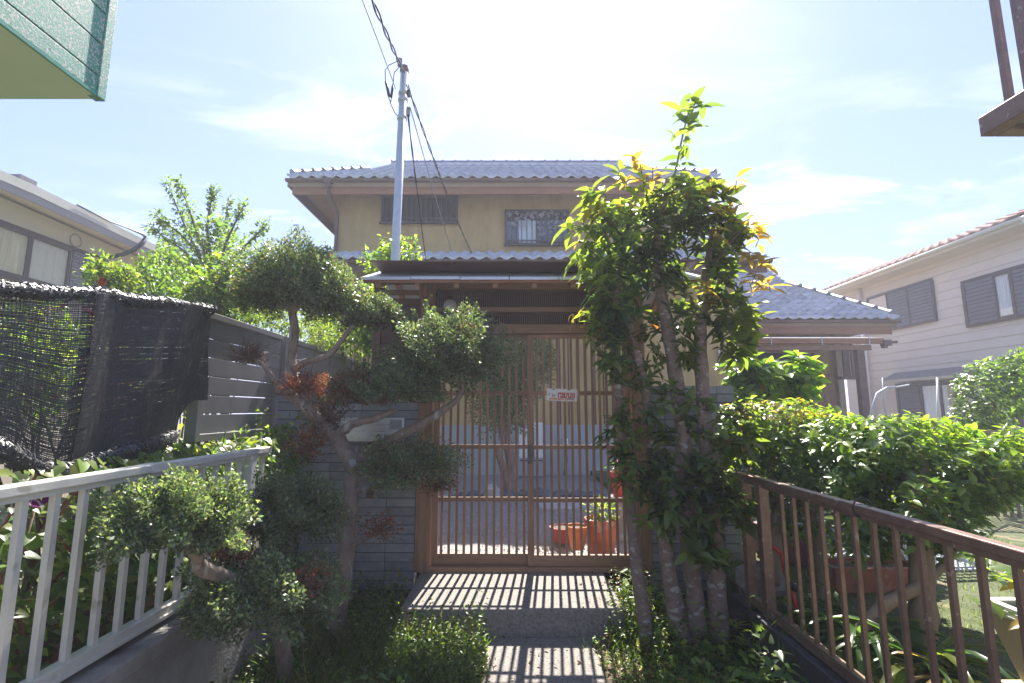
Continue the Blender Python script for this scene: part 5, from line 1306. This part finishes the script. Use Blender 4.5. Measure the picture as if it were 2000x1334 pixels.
bush('garden_shrub', 'feathery light green shrub overhanging the slat fence top', [(560, 625, 70, 36, 4.8), (620, 655, 70, 32, 5.2), (500, 612, 40, 26, 4.4)], (580, 720, 5.0), .04, G_MID + G_YEL, 4200, ratio=.28)
bush('garden_shrub', 'deep green bush between the slat fence end and the service pole', [(690, 640, 55, 70, 6.0), (740, 650, 50, 50, 5.9), (640, 600, 50, 50, 6.3)], (700, 760, 6.0), .06, G_DARK, 3600, zb=.2)
bush('garden_shrub', 'sunlit yellow-green bush around the service pole above the gate roof', [(782, 492, 42, 32, 5.6), (742, 510, 40, 24, 5.6), (770, 545, 60, 45, 5.7), (760, 640, 50, 80, 5.8)], (770, 800, 5.7), .065, G_YEL + G_MID, 2600, zb=.2)
bush('flowering_bush', 'pink and red flowering bush showing dimly through the shade net', [(90, 720, 110, 130, 2.7), (230, 760, 110, 110, 3.2), (-60, 700, 120, 120, 2.4)], (120, 950, 2.9), .05, G_YEL + G_MID, 4200,
     flowers=[(random.uniform(10, 270), random.uniform(600, 800), 2.85, random.uniform(.02, .035), random.choice([(.35, .05, .10), (.33, .06, .05), (.38, .10, .2)])) for k in range(40)])
bush('garden_shrub', 'leafy green plants growing under the slat fence beside the railing end', [(450, 890, 90, 40, 3.7), (350, 900, 70, 40, 3.3), (540, 880, 60, 60, 4.0), (250, 905, 70, 40, 2.9)], (440, 960, 3.6), .06, G_DARK + G_MID + G_YEL, 2600)
# morning-glory vine behind the cream railing
q = PX(200, 1200, -1.9)
vn = thing('morning_glory_vine', 'tangled vine with heart leaves and a purple and white flower behind the cream railing', 'vine', (q.x, q.y, .48))
vp, va, vr, vt = [], [], [], []
sb = MB(); sr = MB()
for i in range(46):
    y0 = random.uniform(1.6, 3.5); p = Vector((-1.86 + random.uniform(-.18, .1), y0, .5)); pts = [p]
    for k in range(8):
        p = p + Vector((random.uniform(-.05, .05), random.uniform(-.10, .10), random.uniform(.04, .13))); p.x = min(-1.68, p.x); pts.append(p)
        if p.z > 1.28: break
    (sr if i % 4 == 0 else sb).tube(pts, [.005] * len(pts), 5, cap=False)
dens = 0
for i in range(2600):
    y = random.uniform(1.72, 3.6); z = .5 + .8 * random.random() ** 1.25
    if y < 2.0 and random.random() < .45: continue
    vp.append((-1.68 - abs(random.gauss(0, .16)), y, z)); va.append((random.uniform(.1, .8), random.uniform(-.7, .7), -.5 + random.uniform(-.3, .5))); vr.append((.6 + random.uniform(-.4, .3), random.uniform(-.4, .4), .8))
sb.build('stems', STEMG, vn, kind='stuff'); sr.build('red_stems', STEMR, vn, kind='stuff')
TH = (np.array([(0, 0, 0), (-.12, -.28, .02), (.12, -.5, .05), (.5, -.34, .02), (1, 0, -.14), (.5, .34, .02), (.12, .5, .05), (-.12, .28, .02), (.45, 0, -.03)]), [(0, 1, 2), (0, 2, 3, 8), (8, 3, 4), (8, 4, 5), (0, 8, 5, 6), (0, 6, 7)])
Lv = RNG.uniform(.025, .075, len(vp))
big = np.argsort(-Lv)
for i in big[:160]:
    me = leaf_mesh('leaf', [vp[i]], [va[i]], [vr[i]], [Lv[i]], .95, tints(1, G_MID + G_YEL), LEAF, TH)
    link('leaf', me, vn)
ri = big[160:]
o = link('foliage', leaf_mesh('foliage', np.array(vp)[ri], np.array(va)[ri], np.array(vr)[ri], Lv[ri], .8, tints(len(ri), G_DARK + G_MID + G_YEL), LEAF, TH), vn); o["kind"] = 'stuff'
c = PX(72, 968, -1.72); m = MB(); m2 = MB(); K = 30
def fl(rad, zz): return [tuple(c + Vector((zz, rad(k) * math.cos(k * 6.283 / K), rad(k) * math.sin(k * 6.283 / K)))) for k in range(K)]
m.v = [tuple(c + Vector((-.03, 0, 0)))] + fl(lambda k: .022, .0) + fl(lambda k: .042 * (1 + .06 * math.cos(k * 6.283 / 6)), .012)
m.f = [(0, 1 + k, 1 + (k + 1) % K) for k in range(K)] + [(1 + k, 1 + K + k, 1 + K + (k + 1) % K, 1 + (k + 1) % K) for k in range(K)]
me = m.mesh('flower', PETAL, smooth=True); at = me.attributes.new("tint", 'FLOAT_COLOR', 'POINT')
cl = [(.5, .4, .5, 1)] + [((.55, .5, .6, 1) if k % 6 in (0,) else (.17, .01, .13, 1)) for k in range(K)] * 2
at.data.foreach_set("color", np.array(cl).reshape(-1)); link('flower', me, vn)

# ================================================================== SMALL THINGS
t = thing('planter_trough', 'long terracotta trough on the lawn edge just inside the cream railing', 'planter', (-1.82, 1.9, .48))
m = MB(); m.box(-1.95, -1.94, .6, 2.55, .48, .60).box(-1.765, -1.755, .6, 2.55, .48, .60).box(-1.94, -1.765, .6, .61, .48, .60).box(-1.94, -1.765, 2.54, 2.55, .48, .60)
m.build('trough', mat("pale_terracotta", (.36, .19, .11), .8, var=.2, scale=6, bump=.2), t, bevel=.003)
MB().box(-1.94, -1.765, .61, 2.54, .48, .565).build('soil', SOIL, t)
for (lb, a, b_) in (('thin pale cane leaning left behind the cream railing', PX(172, 1245, -1.8), PX(216, 1030, -1.76)), ('thin pale cane upright beside the leaning one', PX(222, 1240, -1.74), PX(246, 1105, -1.72)), ('brown gnarled cane at the left frame edge', PX(2, 1190, -1.85), PX(66, 1000, -1.8))):
    tag(MB().tube([a, a.lerp(b_, .5) + Vector((.006, 0, 0)), b_], [.007, .006, .005], 6).build('garden_cane', CREAMAL if 'pale' in lb else TWIG, None, smooth=True), lb, 'cane', 'canes behind the cream railing')

def pot(name, label, px, py, Y, r, h, m, cat='plant pot', plant=None, taper=.72, rim=.08, z=None):
    c = P(px, py, Y); z = c.z if z is None else z
    t = thing(name, label, cat, (c.x, c.y, z), 'pots inside the gate')
    rt = r
    MB().lathe((c.x, c.y, z), [(r * taper, 0), (r * (taper + (1 - taper) * .8), h * .82), (r * .97, h * .82), (r * 1.03, h * .84), (r * 1.03, h), (r * .93, h), (r * .9, h * .86)], 22).build('body', m, t, smooth=False)
    MB().lathe((c.x, c.y, z + h * .84), [(r * .9, 0), (r * .9, .012)], 18).build('soil', SOIL, t)
    if plant:
        n, L, cols, hh, fcol = plant
        p, d = blob((c.x, c.y, z + h + hh * .45), (r * 1.1, r * 1.1, hh), n, thick=.8, seed=px)
        o = link('plant', leaf_mesh('plant', p, d + rsphere(len(p)) * .5, rsphere(len(p)) * .5 + np.array([0, 0, 1]), L, .5, tints(len(p), cols), LEAF, T8), t); o["kind"] = 'stuff'
        sb = MB()
        for k in range(10): sb.tube([(c.x, c.y, z + h * .8), tuple(p[RNG.integers(len(p))])], [.005, .003], 4, cap=False)
        sb.build('stems', STEMG, t)
        if fcol is not None:
            for k in range(8):
                cc = Vector(p[RNG.integers(len(p))]); kk = 6; ang = np.arange(kk) * 1.047
                link('flower', leaf_mesh('flower', np.tile(np.array(cc), (kk, 1)), np.stack([np.cos(ang), np.full(kk, -.4), np.sin(ang)], 1), np.tile([[0, -1, .2]], (kk, 1)), .03, .8, [fcol] * kk, PETAL, T4), t)
    return t
pot('terracotta_pot', 'tall bright orange-red pot with a leafy plant just inside the gate', 1176, 1078, 4.72, .155, .30, TERRA, plant=(90, .06, G_MID + G_YEL, .12, None))
pot('terracotta_pot', 'smaller rounded orange pot against the tall pot', 1128, 1072, 4.66, .10, .205, mat("light_terracotta", (.5, .17, .06), .75, var=.2, scale=5, bump=.15), taper=.6)
pot('terracotta_pot', 'squat dark red bowl behind the rounded orange pot', 1098, 1058, 4.95, .12, .14, mat("dark_terracotta", (.30, .045, .03), .7, var=.2, scale=5, bump=.15), taper=.7)
pot('flower_pot', 'red pot of pink flowers raised behind the gate slats near the slender tree', 1210, 968, 5.2, .085, .24, REDP, plant=(60, .05, G_MID, .08, (.6, .2, .4)), taper=.75)
pt_ = P(1210, 968, 5.2)
tag(MB().lathe((pt_.x, pt_.y, .2), [(.13, 0), (.12, .04), (.06, .06), (.05, pt_.z - .26), (.11, pt_.z - .22), (.11, pt_.z - .201)], 14).build('pot_stand', STONE, None), 'grey stand under the red flower pot', 'stand')

c = P(1036, 958, 9.7)
t = thing('outdoor_unit', 'pale grey utility cabinet against the ochre house wall seen through the gate', 'cabinet', (c.x, 9.8, .2))
xa, xb = P(1012, 900, 9.7).x, P(1064, 900, 9.7).x; zt1, zt2 = P(1040, 826, 9.7).z, P(1040, 895, 9.7).z
MB().box(xa, xb, 9.7, 10.06, .22, zt2).build('lower_case', FOUND, t, bevel=.01)
MB().box(xa + .02, xb - .22, 9.74, 10.06, zt2 + .004, zt1 - .12).build('upper_case', WHITEP, t, bevel=.01)
MB().box(xb - .2, xb, 9.72, 10.06, zt2 + .004, zt1).build('side_case', WHITEP, t, bevel=.01)
MB().box(xa + .04, xb - .04, 9.69, 9.698, zt2 - .05, zt2 - .03).build('vent_slot', DARKIN, t)
c = P(1161, 960, 9.3)
t = thing('standpipe', 'slim grey garden standpipe with a tap before the house foundation', 'standpipe', (c.x, 9.3, .2))
MB().tube([(c.x, 9.3, .2), (c.x, 9.3, P(1161, 876, 9.3).z)], .028, 10).build('pipe', STEEL, t, smooth=True)
MB().tube([(c.x, 9.3, P(1161, 876, 9.3).z), (c.x, 9.3, P(1161, 866, 9.3).z)], .05, 10).build('cap', WHITEP, t, smooth=True)
MB().tube([(c.x, 9.3, P(1161, 886, 9.3).z), (c.x, 9.2, P(1161, 886, 9.3).z), (c.x, 9.17, P(1161, 890, 9.3).z)], .014, 6).build('tap', STEEL, t, smooth=True)
# dark garden tree seen through the gate
q = P(995, 985, 7.6)
gt = thing('garden_tree', 'dark green garden tree with a knotty trunk seen through the gate slats', 'tree', (q.x, q.y, .2))
limb(gt, [(996, 1000, 7.6), (992, 950, 7.6), (1000, 900, 7.6), (985, 850, 7.6), (980, 780, 7.6), (985, 700, 7.6)], [.14, .11, .09, .08, .06, .03], BARK, 'trunk', 9)
limb(gt, [(996, 960, 7.6), (978, 900, 7.5), (965, 860, 7.5)], [.08, .05, .02], BARK)
p1, d1 = pblob(985, 745, 66, 100, 7.6, 15000, .5, thick=.8, zlo=-.95, amp=.25); p2, d2 = pblob(1050, 700, 36, 55, 7.8, 4000, .4, thick=.6, zlo=-.95, amp=.25)
pp, dd = np.concatenate([p1, p2]), np.concatenate([d1, d2]); n = len(pp)
o = link('crown', leaf_mesh('crown', pp, dd + rsphere(n), rsphere(n) + np.array([0, 0, .6]), RNG.uniform(.03, .06, n), .4, tints(n, G_DARK), LEAF, T4), gt); o["kind"] = 'stuff'
# stones edging the gravel
def rock(c, r, m, name, label, group, sq=.65):
    b = MB(); nu, nv = 9, 6; ph = random.uniform(0, 6)
    for i in range(nv + 1):
        for k in range(nu):
            a, e = k * 6.283 / nu, -math.pi / 2 + math.pi * i / nv
            f = 1 + .16 * math.sin(a * 2 + ph) + .12 * math.sin(a * 3 + e * 4 + ph * 2) + random.uniform(-.07, .07)
            b.v.append((c[0] + r * f * math.cos(e) * math.cos(a), c[1] + r * .8 * f * math.cos(e) * math.sin(a), c[2] + r * sq * f * math.sin(e) + r * sq * .5))
    b.f += [(i * nu + k, i * nu + (k + 1) % nu, (i + 1) * nu + (k + 1) % nu, (i + 1) * nu + k) for i in range(nv) for k in range(nu)]
    return tag(b.build(name, m, None, smooth=False), label, 'stone', group)
x = gx(860) * 1.8
px = 865
while px < 1200:
    Y = 7.4 + random.uniform(-.1, .15); r = random.uniform(.12, .2); c = PZ(px, 975, .2); c = P(px, 972, Y)
    rock((c.x, Y, .17), r, STONE2 if random.random() < .7 else STONE, 'edging_stone', 'dark rough edging stone in the row across the gravel yard', 'edging stones across the gravel yard')
    px += r * 950 / 7.5 * 1.7
c = P(962, 960, 7.2)
rock((c.x, 7.2, .2), .13, FOUND, 'garden_rock', 'pale upright rock at the foot of the garden tree', None, 1.3)
MB().box(P(1052, 990, 6.9).x, P(1155, 990, 6.9).x, 6.6, 7.0, .15, .232).build('concrete_strip', FOUND, None, bevel=.01, kind='structure')
# pebbles of the yard
n = 5200; pp = np.stack([RNG.uniform(-2.2, 2.6, n), RNG.uniform(4.45, 7.2, n), np.full(n, .203)], 1)
b = MB(); tet = [(1, 0, 0), (0, 1, 0), (-1, 0, 0), (0, -1, 0), (0, 0, .8)]
for (x, y, z) in pp:
    r = random.uniform(.009, .024); a = random.uniform(0, 3); ca, sa = math.cos(a) * r, math.sin(a) * r; q = random.uniform(.6, 1)
    b.add([(x + ca * u - sa * v * q, y + sa * u + ca * v * q, z + w_ * r - .003) for u, v, w_ in tet], [(0, 1, 4), (1, 2, 4), (2, 3, 4), (3, 0, 4)])
o = b.build('gravel', mat("pebbles", (.30, .28, .265), .85, var=.5, scale=30, bump=.2), None, kind='stuff')
# right yard: planters, crates, edging, tools
t = thing('square_planter', 'tapered beige planter with a ridged rim stacked on a beige box', 'planter', (2.09, 1.59, .285))
def frustum(cx, cy, h0, h1, z0, z1):
    return [(cx + a * h0, cy + b_ * h0, z0) for a, b_ in ((-1, -1), (1, -1), (1, 1), (-1, 1))] + [(cx + a * h1, cy + b_ * h1, z1) for a, b_ in ((-1, -1), (1, -1), (1, 1), (-1, 1))]
BF = [(0, 3, 2, 1), (4, 5, 6, 7), (0, 1, 5, 4), (1, 2, 6, 5), (2, 3, 7, 6), (3, 0, 4, 7)]
px_, py_ = 2.088, 1.588
MB().add(frustum(px_, py_, .285, .34, .54, .77), BF).build('tapered_body', BEIGEP, t, bevel=.012)
rm = MB()
for k in range(3):
    z = .773 + k * .013; h = .348 - k * .004
    rm.box(px_ - h, px_ + h, py_ - h, py_ - h + .03, z, z + .010).box(px_ - h, px_ + h, py_ + h - .03, py_ + h, z, z + .010).box(px_ - h, px_ - h + .03, py_ - h + .03, py_ + h - .03, z, z + .010).box(px_ + h - .03, px_ + h, py_ - h + .03, py_ + h - .03, z, z + .010)
rm.build('ridged_rim', CREAMAL, t)
MB().box(px_ - .31, px_ + .31, py_ - .31, py_ + .31, .7705, .79).build('soil', SOIL, t)
MB().box(px_ - .33, px_ + .33, py_ - .33, py_ + .33, .285, .536).build('lower_box', BEIGEP, t, bevel=.012)
s = Shoots()
for i in range(70):
    s.rosette((px_ + random.gauss(-.05, .17), py_ + random.gauss(0, .17), .80 + abs(random.gauss(0, .13))), (random.uniform(-.5, .5), random.uniform(-.5, .5), .8), 5, .085, pick(.2, .3, .25, .15, .1), random.random(), .3, .05)
s.finish(t, HC[:4] + [(.30, .20, .04), (.3, .1, .04)], LEAFG, 120, .42, 'planting')
t = thing('edging_trough', 'terracotta brick-red trough on the lawn under the pale crates', 'planter', (2.4, 3.5, .285))
a, b_ = PZ(1622, 1150, .29), PZ(1745, 1155, .29)
MB().box(a.x, b_.x + .25, 3.46, 3.50, .285, .44).box(a.x, b_.x + .25, 3.70, 3.74, .285, .44).box(a.x, a.x + .03, 3.5, 3.7, .285, .44).box(b_.x + .22, b_.x + .25, 3.5, 3.7, .285, .44).build('trough_wall', mat('brick_terracotta', (.27, .095, .06), .8, var=.3, scale=8, bump=.2, spots=(7, .62, (.30, .2, .15))), t, bevel=.004)
MB().box(a.x + .03, b_.x + .22, 3.5, 3.7, .285, .40).build('soil', SOIL, t)
def crate(label, x, y, z, sx, sy, sz, rz, m):
    t = thing('plastic_crate', label, 'crate', (x, y, z), 'crates on the right lawn'); R = Matrix.Translation((x, y, z)) @ Matrix.Rotation(rz, 4, 'Z')
    b = MB(); n = 9
    b.box(-sx / 2, sx / 2, -sy / 2, sy / 2, 0, .012)
    for zz in np.linspace(.02, sz - .015, 4):
        b.box(-sx / 2, sx / 2, -sy / 2, -sy / 2 + .01, zz, zz + .014).box(-sx / 2, sx / 2, sy / 2 - .01, sy / 2, zz, zz + .014).box(-sx / 2, -sx / 2 + .01, -sy / 2, sy / 2, zz, zz + .0135).box(sx / 2 - .01, sx / 2, -sy / 2, sy / 2, zz, zz + .0135)
    for k in range(n + 1):
        u = -sx / 2 + sx * k / n; v = -sy / 2 + sy * k / n
        b.box(u - .006, u + .006, -sy / 2 + .001, -sy / 2 + .009, .012, sz).box(u - .006, u + .006, sy / 2 - .009, sy / 2 - .001, .012, sz).box(-sx / 2 + .001, -sx / 2 + .009, v - .006, v + .006, .012, sz).box(sx / 2 - .009, sx / 2 - .001, v - .006, v + .006, .012, sz)
    for k in range(12):
        u = -sx / 2 + sx * (k + .5) / 12; b.box(u - .008, u + .008, -sy / 2 + .012, sy / 2 - .012, .0125, .02)
    link('basket', b.mesh('basket', m), t, R)
    rb = MB(); h = .018; rb.box(-sx / 2 - .012, sx / 2 + .012, -sy / 2 - .012, -sy / 2 + .012, sz, sz + h).box(-sx / 2 - .012, sx / 2 + .012, sy / 2 - .012, sy / 2 + .012, sz, sz + h).box(-sx / 2 - .012, -sx / 2 + .012, -sy / 2 + .012, sy / 2 - .012, sz, sz + h).box(sx / 2 - .012, sx / 2 + .012, -sy / 2 + .012, sy / 2 - .012, sz, sz + h)
    link('rim', rb.mesh('rim', m), t, R)
crate('pale plastic crate at the bottom of the lawn stack', 2.75, 4.15, .285, .62, .42, .20, .05, CRATEM)
crate('pale plastic crate topmost of the lawn stack, turned askew', 2.68, 4.12, .505, .60, .40, .18, -.12, CRATEM)
crate('bluish plastic crate sitting behind the terracotta trough', 3.35, 4.1, .285, .55, .40, .26, .1, CRATEM)
m = MB(); m.cbox((2.28, 4.25, .41), .24, .5, .24, rz=.3)
tag(m.build('storage_box', mat("maroon_box", (.13, .04, .06), .6, var=.2, scale=5), None, bevel=.01), 'dark maroon storage box on the lawn left of the crates', 'box')
m = MB()
for i in range(7):
    for k in range(7): m.v.append((2.1 + i * .06 + .01 * k, 4.0 + k * .08, .55 - .035 * ((i - 3) / 3) ** 2 - .01 * math.sin(k * 2 + i)))
m.f += [(i * 7 + k, i * 7 + k + 1, i * 7 + k + 8, i * 7 + k + 7) for i in range(6) for k in range(6)]
o = m.build('folded_sheet', BLUEP, None, smooth=True); sm = o.modifiers.new('thickness', 'SOLIDIFY'); sm.thickness = .008
tag(o, 'blue plastic sheet draped over the maroon storage box', 'sheet')
t = thing('garden_trolley', 'red tubular garden trolley frame with black grips behind the brown railing', 'trolley', tuple(P(1545, 1170, 3.05)))
MB().tube([P(1481, 1090, 3.25), P(1490, 1068, 3.25), P(1504, 1064, 3.2)], .011, 8).build('handle', REDP, t, smooth=True)
MB().tube([P(1527, 1082, 3.15), P(1534, 1120, 3.12), P(1548, 1160, 3.05), P(1560, 1205, 3.0)], .014, 8).build('frame_tube', REDP, t, smooth=True)
MB().tube([P(1504, 1064, 3.2), P(1527, 1082, 3.15)], .011, 8).build('frame_tube', REDP, t, smooth=True)
MB().tube([P(1502, 1070, 3.2), P(1505, 1105, 3.2), P(1500, 1190, 3.25)], .018, 8).build('grip', RUBBER, t, smooth=True)
MB().tube([P(1544, 1140, 3.05), P(1553, 1150, 3.0)], .022, 8).build('clamp', RUBBER, t, smooth=True)
c = PZ(1503, 1160, .29); rock((c.x, c.y + .05, .26), .16, STONE, 'garden_rock', 'grey boulder on the lawn corner by the railing end post', None, .9)
t = thing('garden_hoop', 'bent grey plant-support hoop before the louvred ground-floor window', 'plant support', tuple(P(1720, 830, 6.0)))
MB().tube([P(1694, 850, 6.0), P(1702, 800, 6.0), P(1713, 768, 6.0), P(1733, 757, 6.0), P(1752, 756, 6.3), P(1775, 752, 6.6)], .013, 6).build('hoop', STEEL, t, smooth=True)
MB().tube([P(1724, 738, 6.2), P(1727, 790, 6.2), P(1738, 850, 6.2)], .01, 6).build('stake', STEEL, t, smooth=True)
tag(MB().tube([P(1831, 738, 6.2), P(1834, 860, 6.2)], .015, 6).build('garden_stake', CREAMAL, None, smooth=True), 'pale upright stake in front of the curtained ground-floor window', 'stake')
t = thing('garden_fence', 'small brown metal fence in the hedge at the far right edge', 'fence', tuple(P(1900, 900, 5.6)))
pa, pc = P(1770, 846, 5.9), P(2080, 840, 5.6)
MB().bar(pa, pc, .03, .03).build('top_rail', BROWNAL, t)
for k in range(24):
    q = pa.lerp(pc, k / 23); MB().box(q.x - .012, q.x + .012, q.y - .012, q.y + .012, .3, q.z - .016).build('baluster', BROWNAL, t)

# ---- ground cover
def dens(x, y): return .5 + .5 * math.sin(x * 3.1 + 1.7 * math.sin(y * 2.3)) * math.cos(y * 2.7 + x)
def blades(name, n, x0, x1, y0, y1, z, l0, l1, w_, cols, ok=lambda x, y: True, lean=.45):
    ps, axs = [], []
    while len(ps) < n:
        x, y = random.uniform(x0, x1), random.uniform(y0, y1)
        if not ok(x, y) or random.random() > .25 + .75 * dens(x, y): continue
        ps.append((x, y, z)); axs.append((random.gauss(0, lean), random.gauss(0, lean), 1))
    n = len(ps)
    o = link(name, leaf_mesh(name, ps, axs, rsphere(n) * np.array([1, 1, .2]), RNG.uniform(l0, l1, n) * RNG.uniform(.6, 1, n), w_, tints(n, cols), GRASSM, TB), None)
    o["kind"] = 'stuff'; return o
path_free = lambda x, y: not (-.13 + .07 * math.sin(y * 9) - abs(random.gauss(0, .09)) < x < .47 + .06 * math.sin(y * 7) + abs(random.gauss(0, .08)) and y < 3.42) and not (-.34 < x < .62 and y > 3.3) and not (-.74 < x < .74 and y > 3.42)
GRC = [(.045, .075, .02), (.07, .11, .025), (.10, .14, .035), (.16, .15, .06)]
blades('grass', 7000, -1.5, 1.42, 1.6, 4.12, 0.0, .04, .20, .05, GRC, path_free)
blades('grass', 2600, -1.3, -.22, 2.6, 3.45, 0.0, .12, .32, .035, GRC[1:], path_free, .5)
blades('lawn_grass', 15000, 1.6, 4.6, 1.6, 5.2, .285, .02, .055, .10, [(.06, .09, .02), (.10, .14, .03), (.17, .19, .05)])
blades('lawn_grass', 9000, -4.5, -1.78, .7, 4.6, .48, .02, .06, .10, [(.05, .09, .02), (.09, .13, .03)])
def weeds(name, n, x0, x1, y0, y1, z, h, L0, L1, cols, ratio, ok=path_free, m=LEAF, T=T8, flat=False):
    ps = []
    while len(ps) < n:
        x, y = random.uniform(x0, x1), random.uniform(y0, y1)
        dn = dens(x * 1.7 + 2, y * 1.9)
        if not ok(x, y) or random.random() > .1 + .9 * dn: continue
        ps.append((x, y, z + (.006 if flat else h * min(1.8, random.expovariate(2.4)) * (.3 + dn))))
    n = len(ps); a = rsphere(n); a[:, 2] *= .35
    o = link(name, leaf_mesh(name, ps, a, rsphere(n) * .45 + np.array([0, 0, 1]), RNG.uniform(L0, L1, n), ratio, tints(n, cols), m, T), None); o["kind"] = 'stuff'
weeds('weeds', 16000, -1.48, -.15, 2.5, 4.1, 0, .17, .012, .035, G_DARK + G_MID + G_YEL + [(.14, .16, .06)], .5)
weeds('weeds', 9000, .42, 1.05, 2.5, 4.1, 0, .16, .012, .04, G_MID + G_YEL + [(.18, .10, .06)], .45)
weeds('weeds', 3600, -.85, -.16, 2.7, 3.44, 0, .2, .014, .045, G_MID + G_YEL, .45, ok=lambda x, y: True)  # brighter yellow tints here stand in for sunlight through the gate
weeds('weeds', 700, .62, .82, 3.3, 3.9, .05, .2, .014, .04, G_MID + G_YEL, .45, ok=lambda x, y: True)
weeds('undergrowth', 1200, -1.48, -.5, 2.3, 3.2, 0, .16, .03, .06, G_DARK + G_MID, .6, T=TH)
weeds('undergrowth', 4200, .75, 1.42, 1.5, 4.0, 0, .19, .03, .075, G_DARK + G_MID + G_YEL, .6, T=TH)
weeds('fallen_leaves', 1500, -1.45, 1.42, 2.0, 4.1, 0.012, .0, .02, .05, [(.17, .10, .06), (.24, .16, .10), (.12, .07, .045)], .5, ok=lambda x, y: not (-.8 < x < .86 and y > 3.40), m=DEADM, flat=True)
weeds('fallen_leaves', 60, -.16, .52, 2.0, 3.35, 0.034, .0, .015, .035, [(.17, .10, .06), (.24, .16, .10)], .5, ok=lambda x, y: True, m=DEADM, flat=True)
weeds('fallen_leaves', 50, .2, .86, 3.44, 4.1, 0.205, .0, .015, .035, [(.17, .10, .06), (.24, .16, .10)], .5, ok=lambda x, y: x > .45, m=DEADM, flat=True)
# tall grass leaning before the cloud-pruned shrub, and single weeds
def tuft(label, px, py, z, n, Ln, spread, name='tall_grass', cols=GRC[1:], dirx=0.0):
    c = PZ(px, py, z); n_ = n
    ps = np.tile(np.array(c), (n, 1)) + RNG.normal(size=(n, 3)) * np.array([.03, .03, 0])
    ax = np.stack([RNG.normal(dirx, spread, n), RNG.normal(0, spread, n), np.ones(n)], 1)
    me = leaf_mesh(name, ps - np.array(c), ax, rsphere(n) * np.array([1, 1, .2]), Ln * RNG.uniform(.6, 1.1, n), .022, tints(n, cols), GRASSM, TB)
    o = link(name, me, None); o.location = c
    return tag(o, label, 'grass tuft')
tuft('long pale grass blades leaning right across the low cloud-pruned shrub', 585, 1250, 0.0, 16, .62, .10, dirx=.16)
tuft('tuft of broad grass blades on the concrete kerb in the lower left corner', 232, 1330, .3, 9, .16, .30)
tuft('bright grass tuft at the foot of the low shrub', 520, 1275, 0.0, 60, .22, .5)
tuft('grass tuft spilling over the front left edge of the entrance step', 885, 1230, 0.04, 46, .17, .55)
tuft('grass tuft spilling over the front right edge of the entrance step', 1160, 1215, 0.05, 26, .12, .6)
def spike(label, px, py, z, hpx, Yo=None, col=(.10, .13, .05)):
    c = PZ(px, py, z); h = hpx / FPX * dpt(c); t = thing('weed_spike', label, 'weed', tuple(c))
    MB().tube([tuple(c), (c.x + .01, c.y, c.z + h * .5), (c.x + .005, c.y, c.z + h)], [.004, .003, .001], 5).build('stem', STEMG, t)
    n = 90; f = RNG.random(n); ps = np.array(c) + np.stack([RNG.normal(0, .006, n), RNG.normal(0, .006, n), .08 * h + f * h * .95], 1); a = rsphere(n); a[:, 2] = abs(a[:, 2]) * .5
    o = link('leaves', leaf_mesh('leaves', ps, a, rsphere(n) + np.array([0, 0, 1]), .035 * (1.1 - f), .35, tints(n, [col, (.2, .22, .14)]), LEAF, T4), t); o["kind"] = 'stuff'
spike('upright bushy weed spike beside the left gate post', 822, 1160, .02, 85)
spike('pale weed spike at the foot of the slender tree', 1272, 1225, .02, 65)
spike('small seeded weed spike on the ground below the cloud-pruned trunk', 670, 1265, 0.0, 40)

# ---- thin haze volume added around the scene to lift its shadows
hz = bpy.data.materials.new("shadow_lift_haze"); hz.use_nodes = True
t_ = hz.node_tree; t_.nodes.clear()
ho = t_.nodes.new("ShaderNodeOutputMaterial"); hv = t_.nodes.new("ShaderNodeVolumePrincipled")
hv.inputs["Color"].default_value = (0.84, 0.87, 1.0, 1); hv.inputs["Density"].default_value = 0.0050; hv.inputs["Anisotropy"].default_value = 0.2
t_.links.new(hv.outputs[0], ho.inputs["Volume"])
o = MB().box(-156, 156, -156, 156, -1.1, 10.2).build('fill_haze', hz, None); o["kind"] = 'stuff'
